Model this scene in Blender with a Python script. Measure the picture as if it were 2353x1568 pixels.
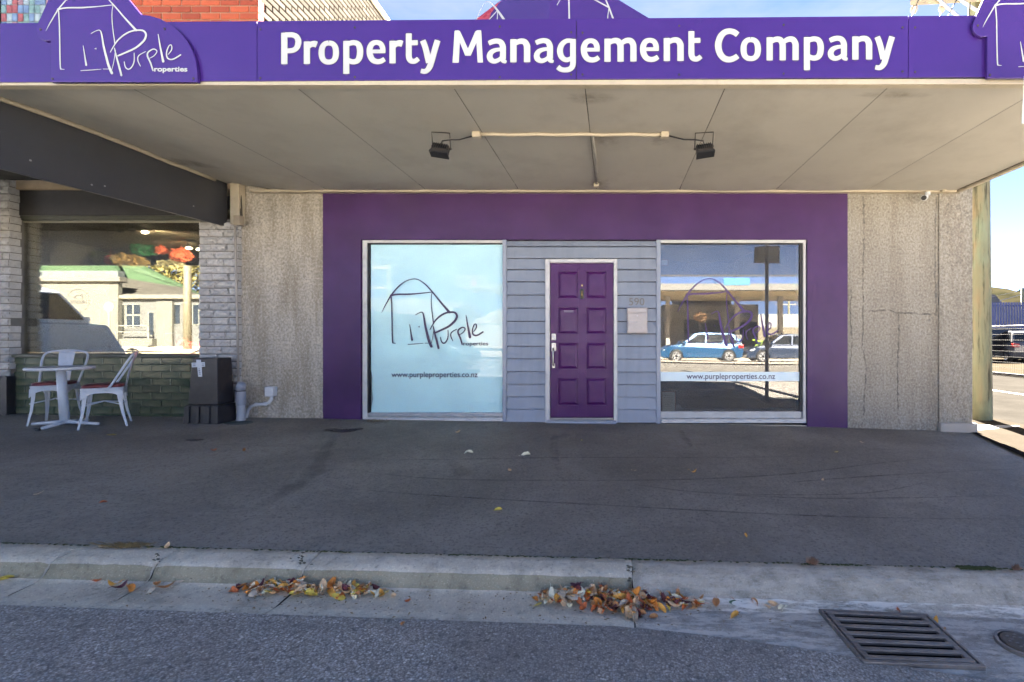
import bpy, math, random
from mathutils import Vector, Matrix
from math import sin, cos, pi, radians, tan
random.seed(7)
SC = bpy.context.scene
for o in list(bpy.data.objects):
    bpy.data.objects.remove(o)

# ------------------------------------------------------------------ camera, sky, sun, exposure
CAMZ = 1.35
cam_d = bpy.data.cameras.new('camera')
cam = bpy.data.objects.new('camera', cam_d)
SC.collection.objects.link(cam)
cam.location = (0, 0, CAMZ)
cam.rotation_euler = (pi/2, 0, 0)
cam_d.sensor_width = 36
cam_d.lens = 36*1068/2353
cam_d.shift_x = -232/2353
cam_d.shift_y = -11/2353
cam_d.clip_start = 0.05
cam_d.clip_end = 3000
SC.camera = cam

SUN_EL, SUN_AZ = radians(38), radians(14)
world = bpy.data.worlds.new('World')
SC.world = world
world.use_nodes = True
wn = world.node_tree
wn.nodes.clear()
def wnode(t, **kw):
    n = wn.nodes.new(t)
    for k, v in kw.items(): setattr(n, k, v)
    return n
sky = wnode('ShaderNodeTexSky', sky_type='NISHITA')
sky.sun_disc = False
sky.sun_elevation = SUN_EL
sky.sun_rotation = SUN_AZ
sky.air_density = 0.13; sky.altitude = 3000
sky.dust_density = 0.0
sky.ozone_density = 0.3
wtc = wnode('ShaderNodeTexCoord')
wmap = wnode('ShaderNodeMapping'); wmap.inputs['Scale'].default_value = (1.0, 1.0, 3.2)
wno = wnode('ShaderNodeTexNoise'); wno.inputs['Scale'].default_value = 2.3; wno.inputs['Detail'].default_value = 8; wno.inputs['Roughness'].default_value = .58
wramp = wnode('ShaderNodeValToRGB'); wramp.color_ramp.elements[0].position = .47; wramp.color_ramp.elements[1].position = .72; wramp.color_ramp.elements[0].color = (.03,.03,.03,1); wramp.color_ramp.elements[1].color = (.5,.5,.5,1)
wbw = wnode('ShaderNodeRGBToBW')
wmul = wnode('ShaderNodeMath', operation='MULTIPLY_ADD'); wmul.inputs[1].default_value = 1.0; wmul.inputs[2].default_value = 0.25
wmix = wnode('ShaderNodeMix', data_type='RGBA')
bg = wnode('ShaderNodeBackground'); bg.inputs['Strength'].default_value = 0.056
wo = wnode('ShaderNodeOutputWorld')
L = wn.links.new
L(wtc.outputs['Generated'], wmap.inputs[0]); L(wmap.outputs[0], wno.inputs['Vector'])
L(wno.outputs['Fac'], wramp.inputs[0]); L(sky.outputs[0], wbw.inputs[0]); L(wbw.outputs[0], wmul.inputs[0])
L(wramp.outputs[0], wmix.inputs[0]); L(sky.outputs[0], wmix.inputs[6]); L(wmul.outputs[0], wmix.inputs[7])
L(wmix.outputs[2], bg.inputs[0]); L(bg.outputs[0], wo.inputs[0])

sun_d = bpy.data.lights.new('sun', 'SUN'); sun_d.energy = 5.0; sun_d.angle = radians(.5); sun_d.color = (1, .91, .79)
sun = bpy.data.objects.new('sun', sun_d); SC.collection.objects.link(sun)
sdir = Vector((sin(SUN_AZ)*cos(SUN_EL), cos(SUN_AZ)*cos(SUN_EL), sin(SUN_EL)))
sun.rotation_euler = sdir.to_track_quat('Z', 'Y').to_euler()
sun.location = (8, 20, 14)

vs = SC.view_settings
vs.view_transform = 'Standard'; vs.look = 'None'; vs.gamma = 1; vs.use_curve_mapping = False
vs.exposure = 5.05
SC.cycles.max_bounces = 10; SC.cycles.diffuse_bounces = 5; SC.cycles.glossy_bounces = 5; SC.cycles.transparent_max_bounces = 12
SC.cycles.use_denoising = True; SC.cycles.denoising_prefilter = 'FAST'
SC.cycles.sample_clamp_indirect = 8

# ------------------------------------------------------------------ helpers
F, CX, CY = 1068.0, 1408.0, 773.0
def P(px, py, d):               # a point of the place seen along a given sight line at distance d from the camera plane
    return Vector(((px-CX)/F*d, d, CAMZ+(CY-py)/F*d))
def lerp(a, b, t): return a+(b-a)*t
def pw(pts, x):
    if x <= pts[0][0]: return pts[0][1]
    for (a, b), (c, d) in zip(pts, pts[1:]):
        if x <= c: return b+(d-b)*(x-a)/(c-a)
    return pts[-1][1]
def sm(t):
    t = max(0, min(1, t)); return t*t*(3-2*t)
def clampx(X): return max(-12, min(7, X))
def wall_z(X):
    return CAMZ+pw([(-12,-.93),(-9,-.975),(-7.7,-1.0),(-5.7,-1.04),(-3.74,-1.058),(-1.39,-1.107),(.6,-1.125),(2.5,-1.165),(4.17,-1.212),(5.0,-1.255),(6.2,-1.275)], X)
def kerb_z(X): return CAMZ-1.201-.0256*clampx(X)
def foot_z(X, Y):
    t = (Y-2.5)/3.5
    return lerp(kerb_z(X), wall_z(X), max(0, min(1.0, t)))
def lip_y(X): return pw([(-2.77,2.08),(.09,2.04),(.55,1.97),(1.04,1.86),(1.48,1.74),(2.6,1.66),(6,1.66)], X)
def road_z(X, Y):
    t = max(0, min(1, (2.04-Y)/13.5))
    return CAMZ-1.29-.0256*clampx(X)+.10*sin(pi*t)

WL = {}
def link(o): SC.collection.objects.link(o); return o
def tag(o, label=None, cat=None, group=None, kind=None):
    if label: o['label'] = label
    if cat: o['category'] = cat
    if group: o['group'] = group
    if kind: o['kind'] = kind
    return o
def wloc(o):
    v = Vector(o.location)
    while o.parent: o = o.parent; v = v+o.location
    return v
def thing(name, label, cat, loc, rot=0, group=None):
    o = bpy.data.objects.new(name, None); link(o)
    o.empty_display_size = .1
    o.location = loc; o.rotation_euler = (0, 0, rot)
    return tag(o, label, cat, group)
class MB:
    def __init__(s): s.v = []; s.f = []
    def add(s, vs, fs):
        n = len(s.v); s.v += [Vector(v) for v in vs]; s.f += [tuple(i+n for i in f) for f in fs]; return s
    def box(s, x0, x1, y0, y1, z0, z1):
        if x0 > x1: x0, x1 = x1, x0
        if y0 > y1: y0, y1 = y1, y0
        if z0 > z1: z0, z1 = z1, z0
        return s.add([(x0,y0,z0),(x1,y0,z0),(x1,y1,z0),(x0,y1,z0),(x0,y0,z1),(x1,y0,z1),(x1,y1,z1),(x0,y1,z1)],
                     [(0,3,2,1),(4,5,6,7),(0,1,5,4),(1,2,6,5),(2,3,7,6),(3,0,4,7)])
    def hexa(s, b, t):           # bottom 4 points ccw, top 4 points
        return s.add(list(b)+list(t), [(0,3,2,1),(4,5,6,7),(0,1,5,4),(1,2,6,5),(2,3,7,6),(3,0,4,7)])
    def poly(s, pts): return s.add(pts, [tuple(range(len(pts)))])
    def prism(s, pts, ext):      # outline + extrusion vector
        n = len(pts); ext = Vector(ext)
        vs = [Vector(p) for p in pts]+[Vector(p)+ext for p in pts]
        fs = [tuple(range(n)), tuple(range(2*n-1, n-1, -1))]+[(i, i+n, (i+1) % n+n, (i+1) % n) for i in range(n)]
        return s.add(vs, fs)
    def tube(s, pts, r, n=8, cap=True):
        pts = [Vector(p) for p in pts]; k = len(pts)
        rs = r if isinstance(r, (list, tuple)) else [r]*k
        up = Vector((0, 0, 1)); base = len(s.v); prev = None
        for i, p in enumerate(pts):
            d = (pts[min(i+1, k-1)]-pts[max(i-1, 0)]).normalized()
            if prev is None:
                a = d.cross(up)
                if a.length < 1e-3: a = d.cross(Vector((1, 0, 0)))
            else: a = prev-d*prev.dot(d)
            a.normalize(); prev = a; b = d.cross(a)
            for j in range(n):
                t = 2*pi*j/n; s.v.append(p+(a*cos(t)+b*sin(t))*rs[i])
        for i in range(k-1):
            for j in range(n):
                q = base+i*n; s.f.append((q+j, q+(j+1) % n, q+n+(j+1) % n, q+n+j))
        if cap:
            s.f.append(tuple(base+j for j in range(n-1, -1, -1))); s.f.append(tuple(base+(k-1)*n+j for j in range(n)))
        return s
    def cyl(s, p0, p1, r, n=16): return s.tube([p0, p1], r, n)
    def lathe(s, prof, c, n=24, sx=1, sy=1):
        base = len(s.v); c = Vector(c)
        for (r, z) in prof:
            for j in range(n):
                t = 2*pi*j/n; s.v.append(c+Vector((r*cos(t)*sx, r*sin(t)*sy, z)))
        for i in range(len(prof)-1):
            for j in range(n):
                q = base+i*n; s.f.append((q+j, q+(j+1) % n, q+n+(j+1) % n, q+n+j))
        s.f.append(tuple(base+j for j in range(n-1, -1, -1))); s.f.append(tuple(base+(len(prof)-1)*n+j for j in range(n)))
        return s
    def grid(s, fn, nu, nv):
        base = len(s.v)
        for i in range(nu+1):
            for j in range(nv+1): s.v.append(Vector(fn(i/nu, j/nv)))
        for i in range(nu):
            for j in range(nv):
                q = base+i*(nv+1)+j; s.f.append((q, q+nv+1, q+nv+2, q+1))
        return s
    def ball(s, c, r, nu=10, nv=7, sq=(1,1,1), jit=0):
        c = Vector(c); prof = []
        base = len(s.v)
        for i in range(nv+1):
            a = pi*i/nv
            for j in range(nu):
                t = 2*pi*j/nu; k = 1+random.uniform(-jit, jit)
                s.v.append(c+Vector((sin(a)*cos(t)*sq[0], sin(a)*sin(t)*sq[1], cos(a)*sq[2]))*r*k)
        for i in range(nv):
            for j in range(nu):
                q = base+i*nu; s.f.append((q+j, q+nu+j, q+nu+(j+1) % nu, q+(j+1) % nu))
        return s
    def mesh(s, name, off=Vector((0,0,0))):
        me = bpy.data.meshes.new(name)
        me.from_pydata([tuple(v-off) for v in s.v], [], s.f)
        me.validate(); me.update()
        return me
    def build(s, name, m, parent=None, smooth=False, bevel=0, local=False, seg=2, fix=True):
        if parent is not None:
            off = Vector((0,0,0)) if local else wloc(parent)
            loc = Vector((0,0,0))
        else:
            xs = [v.x for v in s.v]; ys = [v.y for v in s.v]; zs = [v.z for v in s.v]
            off = Vector(((min(xs)+max(xs))/2, (min(ys)+max(ys))/2, min(zs))); loc = off
        me = s.mesh(name, off)
        if fix:
            import bmesh
            bm = bmesh.new(); bm.from_mesh(me); bmesh.ops.recalc_face_normals(bm, faces=bm.faces); bm.to_mesh(me); bm.free()
        me.materials.append(m)
        o = bpy.data.objects.new(name, me); o.location = loc
        if parent is not None: o.parent = parent
        link(o)
        if smooth:
            me.shade_smooth()
        if bevel:
            b = o.modifiers.new('bevel', 'BEVEL'); b.width = bevel; b.segments = seg; b.limit_method = 'ANGLE'; b.angle_limit = radians(35)
        return o
def struct(o): return tag(o, kind='structure')
def put(name, me, parent, loc, rot=(0,0,0), scale=(1,1,1), m=None):
    o = bpy.data.objects.new(name, me); o.parent = parent
    o.location = Vector(loc)-(wloc(parent) if parent else Vector((0,0,0))); o.rotation_euler = rot; o.scale = scale
    return link(o)
def copy_tree(o, parent=None):
    c = o.copy(); link(c)
    if parent is not None: c.parent = parent
    for ch in list(o.children): copy_tree(ch, c)
    return c

# ------------------------------------------------------------------ materials
def srgb(r, g, b):
    f = lambda c: (c/255/12.92 if c/255 <= .04045 else ((c/255+.055)/1.055)**2.4)
    return (f(r), f(g), f(b))
class MT:
    def __init__(s, name):
        s.m = bpy.data.materials.new(name); s.m.use_nodes = True; s.t = s.m.node_tree
        s.b = s.t.nodes['Principled BSDF']; s.out = s.t.nodes['Material Output']
        s.tc = s.n('ShaderNodeTexCoord')
    def n(s, t, **kw):
        x = s.t.nodes.new(t)
        for k, v in kw.items(): setattr(x, k, v)
        return x
    def l(s, a, b): s.t.links.new(a, b)
    def co(s, scale=(1,1,1), src='Object'):
        mp = s.n('ShaderNodeMapping'); mp.inputs['Scale'].default_value = scale
        s.l(s.tc.outputs[src], mp.inputs[0]); return mp.outputs[0]
    def noise(s, scale, detail=4, rough=.6, stretch=(1,1,1), src='Object'):
        x = s.n('ShaderNodeTexNoise'); x.inputs['Scale'].default_value = scale; x.inputs['Detail'].default_value = detail; x.inputs['Roughness'].default_value = rough
        s.l(s.co(stretch, src), x.inputs['Vector']); return x.outputs['Fac']
    def vor(s, scale, out='Distance', feature='F1', stretch=(1,1,1)):
        x = s.n('ShaderNodeTexVoronoi', feature=feature); x.inputs['Scale'].default_value = scale
        s.l(s.co(stretch), x.inputs['Vector']); return x.outputs[out]
    def ramp(s, fac, stops):
        r = s.n('ShaderNodeValToRGB'); e = r.color_ramp.elements
        while len(e) < len(stops): e.new(.5)
        for q, (p, c) in zip(e, stops):
            q.position = p; q.color = (c, c, c, 1) if isinstance(c, (int, float)) else (*c, 1)
        s.l(fac, r.inputs[0]); return r.outputs[0]
    def mix(s, fac, a, b, mode='MIX'):
        x = s.n('ShaderNodeMix', data_type='RGBA', blend_type=mode)
        for sock, v in ((x.inputs[0], fac), (x.inputs[6], a), (x.inputs[7], b)):
            if isinstance(v, (int, float)): sock.default_value = v
            elif isinstance(v, tuple): sock.default_value = (*v, 1)
            else: s.l(v, sock)
        return x.outputs[2]
    def math(s, op, a, b=0):
        x = s.n('ShaderNodeMath', operation=op)
        for sock, v in ((x.inputs[0], a), (x.inputs[1], b)):
            if isinstance(v, (int, float)): sock.default_value = v
            else: s.l(v, sock)
        return x.outputs[0]
    def bump(s, h, strength=.5, dist=.01, prev=None):
        x = s.n('ShaderNodeBump'); x.inputs['Strength'].default_value = strength; x.inputs['Distance'].default_value = dist
        s.l(h, x.inputs['Height'])
        if prev is not None: s.l(prev, x.inputs['Normal'])
        s.l(x.outputs[0], s.b.inputs['Normal']); return x.outputs[0]
    def set(s, col=None, rough=None, metal=None, spec=None, coat=None):
        if col is not None:
            if isinstance(col, tuple): s.b.inputs['Base Color'].default_value = (*col, 1)
            else: s.l(col, s.b.inputs['Base Color'])
        if rough is not None:
            if isinstance(rough, (int, float)): s.b.inputs['Roughness'].default_value = rough
            else: s.l(rough, s.b.inputs['Roughness'])
        if metal is not None: s.b.inputs['Metallic'].default_value = metal
        if spec is not None: s.b.inputs['Specular IOR Level'].default_value = spec
        if coat is not None: s.b.inputs['Coat Weight'].default_value = coat; s.b.inputs['Coat Roughness'].default_value = .06
        return s
CACHE = {}
def mat(name, col, rough=.6, var=.12, vscale=4, bump=0, bscale=60, bdist=.004, metal=0, spec=.5, coat=None, rnd=0, streak=0, dirt=0, dirtcol=(.05,.045,.04), dscale=2.5):
    if name in CACHE: return CACHE[name]
    t = MT(name)
    c = tuple(x*.8 for x in col); dirtcol = tuple(x*.8 for x in dirtcol)   # all colours scaled down evenly to balance the exposure
    lo, hi = tuple(x*(1-var) for x in c), tuple(min(1, x*(1+var)) for x in c)
    k = t.ramp(t.noise(vscale, 6), [(.3, lo), (.7, hi)])
    if streak:
        k = t.mix(t.math('MULTIPLY', t.ramp(t.noise(6, 5, .6, (1.6, 1.6, .12)), [(.45, 0), (.75, 1)]), streak), k, tuple(x*.55 for x in c))
    if dirt:
        k = t.mix(t.math('MULTIPLY', t.ramp(t.noise(dscale, 8, .7), [(.5, 0), (.72, 1)]), dirt), k, dirtcol)
    if rnd:
        oi = t.n('ShaderNodeObjectInfo')
        hv = t.n('ShaderNodeHueSaturation')
        t.l(t.math('ADD', t.math('MULTIPLY', oi.outputs['Random'], 2*rnd), 1-rnd), hv.inputs['Value'])
        t.l(t.math('ADD', t.math('MULTIPLY', oi.outputs['Random'], .02*rnd), .5-.01*rnd), hv.inputs['Hue'])
        t.l(k, hv.inputs['Color']); k = hv.outputs[0]
    t.set(k, t.ramp(t.noise(vscale*2.3, 4), [(.3, max(0, rough-.08)), (.7, min(1, rough+.08))]), metal, spec, coat)
    if bump: t.bump(t.noise(bscale, 5, .65), bump, bdist)
    CACHE[name] = t.m
    return t.m
def emit(name, col, strength):
    if name in CACHE: return CACHE[name]
    t = MT(name); t.set((col[0]*.3, col[1]*.3, col[2]*.3), .4)
    t.b.inputs['Emission Color'].default_value = (*col, 1); t.b.inputs['Emission Strength'].default_value = strength
    CACHE[name] = t.m; return t.m
def glass(name, refl, tint=(.8,.85,.85), rcol=(1,1,1), dust=0):
    t = MT(name)
    g = t.n('ShaderNodeBsdfGlossy'); g.inputs['Roughness'].default_value = 0.0; g.inputs['Color'].default_value = (*rcol, 1)
    tr = t.n('ShaderNodeBsdfTransparent'); tr.inputs['Color'].default_value = (*tint, 1)
    mx = t.n('ShaderNodeMixShader')
    lw = t.n('ShaderNodeFresnel'); lw.inputs[0].default_value = 1.5
    bpn = t.n('ShaderNodeBump'); bpn.inputs['Strength'].default_value = .02; bpn.inputs['Distance'].default_value = .004
    t.l(t.noise(.9, 1, .3), bpn.inputs['Height']); t.l(bpn.outputs[0], g.inputs['Normal'])
    t.l(t.math('MINIMUM', t.math('MULTIPLY', lw.outputs[0], refl/.04), .75), mx.inputs[0])
    t.l(tr.outputs[0], mx.inputs[1]); t.l(g.outputs[0], mx.inputs[2])
    if dust:
        df = t.n('ShaderNodeBsdfDiffuse'); df.inputs[0].default_value = (.75,.72,.66,1); m2 = t.n('ShaderNodeMixShader')
        t.l(t.math('MULTIPLY', t.ramp(t.noise(2.5, 5, .6), [(.3,.6),(.7,1.3)]), dust), m2.inputs[0]); t.l(mx.outputs[0], m2.inputs[1]); t.l(df.outputs[0], m2.inputs[2]); t.l(m2.outputs[0], t.out.inputs[0])
    else: t.l(mx.outputs[0], t.out.inputs[0])
    return t.m

# asphalt of the footpath
def m_footpath():
    t = MT('footpath asphalt')
    big = t.noise(.9, 6, .6); fine = t.noise(160, 3, .7); mid = t.noise(14, 5, .65)
    c = t.ramp(big, [(.32, (.155,.144,.124)), (.5, (.215,.20,.173)), (.66, (.285,.266,.231))])
    c = t.mix(t.ramp(mid, [(.35, .0), (.7, .35)]), c, (.098,.088,.076))
    c = t.mix(t.ramp(t.noise(42, 4, .8), [(.53, 0), (.64, .75)]), c, (.27,.245,.21))
    c = t.mix(t.ramp(t.noise(51, 4, .8), [(.53, 0), (.63, .75)]), c, (.055,.05,.043))
    c = t.mix(t.ramp(fine, [(.58, 0), (.72, .75)]), c, (.27,.245,.21))
    c = t.mix(t.ramp(t.vor(55), [(.02, .55), (.09, 0)]), c, (.3,.27,.23))
    c = t.mix(t.ramp(t.vor(26), [(.0, .7), (.035, 0)]), c, (.34,.32,.28))
    c = t.mix(t.ramp(t.vor(3.1), [(.03, .55), (.06, 0)]), c, (.07,.066,.06))
    c = t.mix(t.ramp(t.noise(2.6, 7, .7, (.5, 1.6, 1)), [(.56, 0), (.7, .45)]), c, (.115,.108,.096))
    t.set(c, .78, spec=.35)
    n = t.bump(t.noise(170, 3, .7), .55, .004)
    t.bump(t.noise(7, 4, .6), .25, .01, n)
    return t.m
def m_chip():
    t = MT('chip seal road')
    cell = t.vor(125, 'Color'); d = t.vor(125, 'Distance')
    sep = t.n('ShaderNodeSeparateColor'); t.l(cell, sep.inputs[0])
    c = t.ramp(sep.outputs[0], [(.0, (.26,.245,.222)), (.6, (.385,.365,.335)), (.92, (.50,.475,.44)), (1.0, (.80,.77,.71))])
    c = t.mix(t.ramp(d, [(.45, 0), (.68, .6)]), c, (.10,.094,.087))
    c = t.mix(t.ramp(t.noise(1.4, 6), [(.40, 0), (.62, .6)]), c, (.19,.18,.168))
    c = t.mix(t.ramp(t.noise(34, 4, .75), [(.54, 0), (.64, .7)]), c, (.085,.081,.075))
    c = t.mix(t.ramp(t.noise(47, 4, .75), [(.60, 0), (.70, .6)]), c, (.62,.59,.54))
    c = t.mix(t.ramp(t.noise(2.2, 6, .7, (.4, 1.8, 1)), [(.55, 0), (.7, .5)]), c, (.15,.142,.13))
    t.set(c, .72, spec=.4)
    n = t.bump(t.math('SUBTRACT', 1, d), .8, .006)
    t.bump(t.noise(60, 4, .7), .5, .004, n)
    return t.m
def m_concrete(name, a, b, white=0, scale=1):
    t = MT(name)
    c = t.ramp(t.noise(2.2*scale, 7, .65), [(.3, a), (.7, b)])
    c = t.mix(t.ramp(t.noise(130, 3, .7), [(.55, 0), (.72, .55)]), c, tuple(x*1.9 for x in b))
    c = t.mix(t.ramp(t.noise(40, 4, .75), [(.57, 0), (.68, .6)]), c, tuple(x*.5 for x in a))
    c = t.mix(t.ramp(t.noise(5, 8, .72), [(.48, 0), (.66, .55)]), c, tuple(x*.55 for x in a))
    c = t.mix(t.ramp(t.vor(60), [(.03, .7), (.12, 0)]), c, tuple(x*.4 for x in a))
    if white:
        c = t.mix(t.math('MULTIPLY', t.ramp(t.noise(9, 7, .75, (.6, 2.2, 2.2)), [(.46, 0), (.56, 1)]), white), c, (.74,.71,.64))
    t.set(c, .85, spec=.3)
    n = t.bump(t.noise(120, 4, .7), .6, .004)
    t.bump(t.noise(11, 5, .6), .35, .012, n)
    return t.m
def m_stucco(name, a, b, stain, scale=34, warmtop=None):
    t = MT(name); a, b, stain = [tuple(x*.8 for x in q) for q in (a, b, stain)]
    c = t.ramp(t.noise(1.5, 7, .65), [(.3, a), (.7, b)])
    c = t.mix(t.ramp(t.noise(3.2, 6, .65, (1.4, 1.4, .22)), [(.44, 0), (.66, .9)]), c, stain)
    rg = t.noise(scale, 6, .72, (1, 1, .8))
    c = t.mix(t.ramp(rg, [(.30, .9), (.53, 0)]), c, tuple(x*.42 for x in a))  # relief shading put into the colour: hollows darker, high grains lighter
    c = t.mix(t.ramp(rg, [(.54, 0), (.70, .75)]), c, tuple(min(1,x*1.4) for x in b))
    t.set(c, .93, spec=.15)
    n = t.bump(rg, 1.0, .03)
    t.bump(t.noise(150, 4, .7), .4, .004, n)
    return t.m
def m_stain(name, col, fac, sc=5, lo=.35, hi=.6, rough=.6, soft=False):
    t = MT(name); t.set(col, rough, spec=.4)
    tr = t.n('ShaderNodeBsdfTransparent'); mx = t.n('ShaderNodeMixShader')
    fc = t.math('MULTIPLY', t.ramp(t.noise(sc, 5, .6), [(lo, 0), (hi, 1)]), fac)
    if soft:
        at = t.n('ShaderNodeAttribute'); at.attribute_name = 'soft'; fc = t.math('MULTIPLY', fc, at.outputs['Fac'])
    t.l(fc, mx.inputs[0])
    t.l(tr.outputs[0], mx.inputs[1]); t.l(t.b.outputs[0], mx.inputs[2]); t.l(mx.outputs[0], t.out.inputs[0]); return t.m
# ------------------------------------------------------------------ shared materials
FOOT = m_footpath(); CHIP = m_chip()
KERB_OLD = m_concrete('old kerb concrete', (.44,.40,.32), (.60,.55,.445))
KERB_NEW = m_concrete('new kerb concrete', (.35,.315,.25), (.46,.415,.335), white=.22, scale=2.5)
APR = m_concrete('exposed aggregate gutter', (.25,.238,.22), (.37,.352,.32), white=.4, scale=3)
KERB_WHITE = m_concrete('whitened kerb face', (.36,.33,.275), (.50,.465,.39), white=1.0, scale=4)
KERB_FACE = m_concrete('dirty kerb face', (.27,.24,.165), (.38,.34,.24))
FAR_ASPH = mat('sunlit asphalt', (.20,.188,.165), .85, .15, 1.2, .5, 60, .006)
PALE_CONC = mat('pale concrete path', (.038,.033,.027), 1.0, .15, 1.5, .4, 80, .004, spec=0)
YARD = mat('gravel yard', (.045,.038,.028), 1.0, .2, 1.3, .5, 30, .01, spec=0)
DIRT = mat('dark joint dirt', (.03,.028,.022), .95, .3, 20)
LINE = mat('white road paint', (.62,.61,.57), .7, .1, 9, dirt=.5, dirtcol=(.2,.19,.18), dscale=14)
WHITE = mat('white metal paint', (.66,.68,.70), .35, .06, 6, dirt=.25, dirtcol=(.35,.33,.3), dscale=18)
WHITE_FRAME = mat('white window paint', (.62,.61,.58), .45, .08, 7, .1, 40, .002, dirt=.45, dirtcol=(.28,.26,.23), dscale=12)
BLACK = mat('black plastic', (.016,.016,.017), .45, .2, 6)
DARKM = mat('dark rusty metal', (.03,.027,.024), .6, .3, 14, dirt=.5, dirtcol=(.07,.045,.025), dscale=10)
CREAM = mat('cream paint', (.50,.435,.32), .55, .08, 6, dirt=.35, dirtcol=(.2,.17,.12), dscale=12)
SILVER = mat('brushed silver', (.40,.385,.36), .35, .06, 20, metal=.9)
BRASS = mat('aged brass', (.42,.30,.11), .35, .15, 20, metal=.9)
GALV = mat('galvanised steel', (.42,.43,.44), .45, .1, 9, metal=.5)
INTERIOR = mat('dark interior wall', (.035,.033,.028), .8, .1, 2)

# ------------------------------------------------------------------ ground, road, footpath
def gfn(X, Y):
    z = CAMZ-1.40-.0256*clampx(X)
    if Y < -10 or X < -14: z += .26*sm((-X-8)/25) if X < -8 else 0
    return z-.05
mb = MB()
xs = [-900,-300,-120,-60,-40,-30,-20,-14,-12,-9,-6,-3,0,3,5,7,9,14,20,40,80,200,900]
ys = [-600,-200,-80,-45,-35,-28,-22,-17,-12,-8,-4,0,2,4,6,9,14,20,30,45,80,200,700]
base = len(mb.v)
for X in xs:
    for Y in ys: mb.v.append(Vector((X, Y, gfn(X, Y))))
for i in range(len(xs)-1):
    for j in range(len(ys)-1):
        q = i*len(ys)+j; mb.f.append((q, q+len(ys), q+len(ys)+1, q+1))
struct(mb.build('ground', FAR_ASPH, smooth=True))
XA, XB = -16.0, 5.75
mb = MB(); mb.grid(lambda u, v: (lerp(XA, XB, u), lerp(2.495, 6.6, v), foot_z(lerp(XA, XB, u), lerp(2.495, 6.6, v))+.006*sin(lerp(XA, XB, u)*1.7+v*5)*sin(v*pi)), 110, 24)
struct(mb.build('footpath', FOOT, smooth=True))
# pale side footpath round the corner, kerb and side street
mb = MB(); mb.grid(lambda u, v: (lerp(4.5, 5.9, u), lerp(6.55, 60, v*v), CAMZ-1.272+.004), 4, 30)
struct(mb.build('side_path', PALE_CONC))
mb = MB(); mb.grid(lambda u, v: (lerp(5.70, 5.98, u), lerp(2.3, 60, v*v), CAMZ-1.278-.012*u), 3, 30)
struct(mb.build('side_kerb', PALE_CONC))
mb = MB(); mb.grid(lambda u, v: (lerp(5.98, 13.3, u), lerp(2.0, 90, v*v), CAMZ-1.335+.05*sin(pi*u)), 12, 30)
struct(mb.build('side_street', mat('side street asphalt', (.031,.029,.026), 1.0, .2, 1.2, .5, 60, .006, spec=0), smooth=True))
mb = MB(); mb.grid(lambda u, v: (lerp(13.3, 80, u*u), lerp(4, 60, v), CAMZ-1.31), 10, 14)
struct(mb.build('yard', YARD))
for (a, b, w) in ((9.02, 9.02, .11), (6.9, 6.9, .1)):
    mb = MB(); mb.grid(lambda u, v: (a-w/2+w*u, lerp(8.9, 40, v), CAMZ-1.335+.05*sin(pi*(a-5.98)/7.32)+.006), 1, 20)
    struct(mb.build('road_marking', LINE))
# added slab, edge laid along the shadow line to darken the sunlit corner
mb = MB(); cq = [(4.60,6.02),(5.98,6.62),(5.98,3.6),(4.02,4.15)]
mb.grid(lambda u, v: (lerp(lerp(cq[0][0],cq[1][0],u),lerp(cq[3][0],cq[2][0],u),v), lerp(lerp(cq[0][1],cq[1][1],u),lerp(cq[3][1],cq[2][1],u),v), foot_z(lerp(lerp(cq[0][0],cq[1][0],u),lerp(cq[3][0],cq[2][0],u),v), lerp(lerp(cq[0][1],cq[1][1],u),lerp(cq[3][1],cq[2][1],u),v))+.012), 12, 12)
struct(mb.build('sun_patch_slab', PALE_CONC))
# main road
mb = MB(); mb.grid(lambda u, v: (lerp(-60, 60, u), lerp(1.2, -11.5, v), road_z(lerp(-60, 60, u), lerp(1.2, -11.5, v))), 120, 24)
struct(mb.build('road', FAR_ASPH, smooth=True))
mb = MB(); mb.grid(lambda u, v: (lerp(-16, 7, u), lerp(lip_y(lerp(-16, 7, u))+.02, -1.5, v), road_z(lerp(-16, 7, u), lerp(lip_y(lerp(-16, 7, u))+.02, -1.5, v))+.005), 92, 20)
struct(mb.build('chip_seal_lane', CHIP, smooth=True))
for (Y, X0, X1, w) in ((-9.7,-40,40,.12), (-7.4,-40,12,.1), (-3.1,-40,40,.12)):
    mb = MB(); mb.grid(lambda u, v: (lerp(X0, X1, u), Y+w*(v-.5), road_z(lerp(X0, X1, u), Y)+.010), 60, 1)
    struct(mb.build('road_marking', LINE))
mb = MB(); mb.grid(lambda u, v: (lerp(-60, 60, u), lerp(-11.5, -14.2, v), road_z(lerp(-60, 60, u), -11.5)+.06), 60, 2)
struct(mb.build('far_footpath', mat('far footpath concrete', (.45,.40,.33), .85, .12, 1)))

FORE = mat('forecourt concrete', (.56,.50,.41), .85, .12, .8, .3, 40, .004)
mb = MB(); mb.grid(lambda u, v: (lerp(-70, 70, u), lerp(-14.25, -60, v), gfn(lerp(-70, 70, u), lerp(-14.25, -60, v))+.05+.03), 60, 8)
struct(mb.build('forecourt', FORE, smooth=True))

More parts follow.
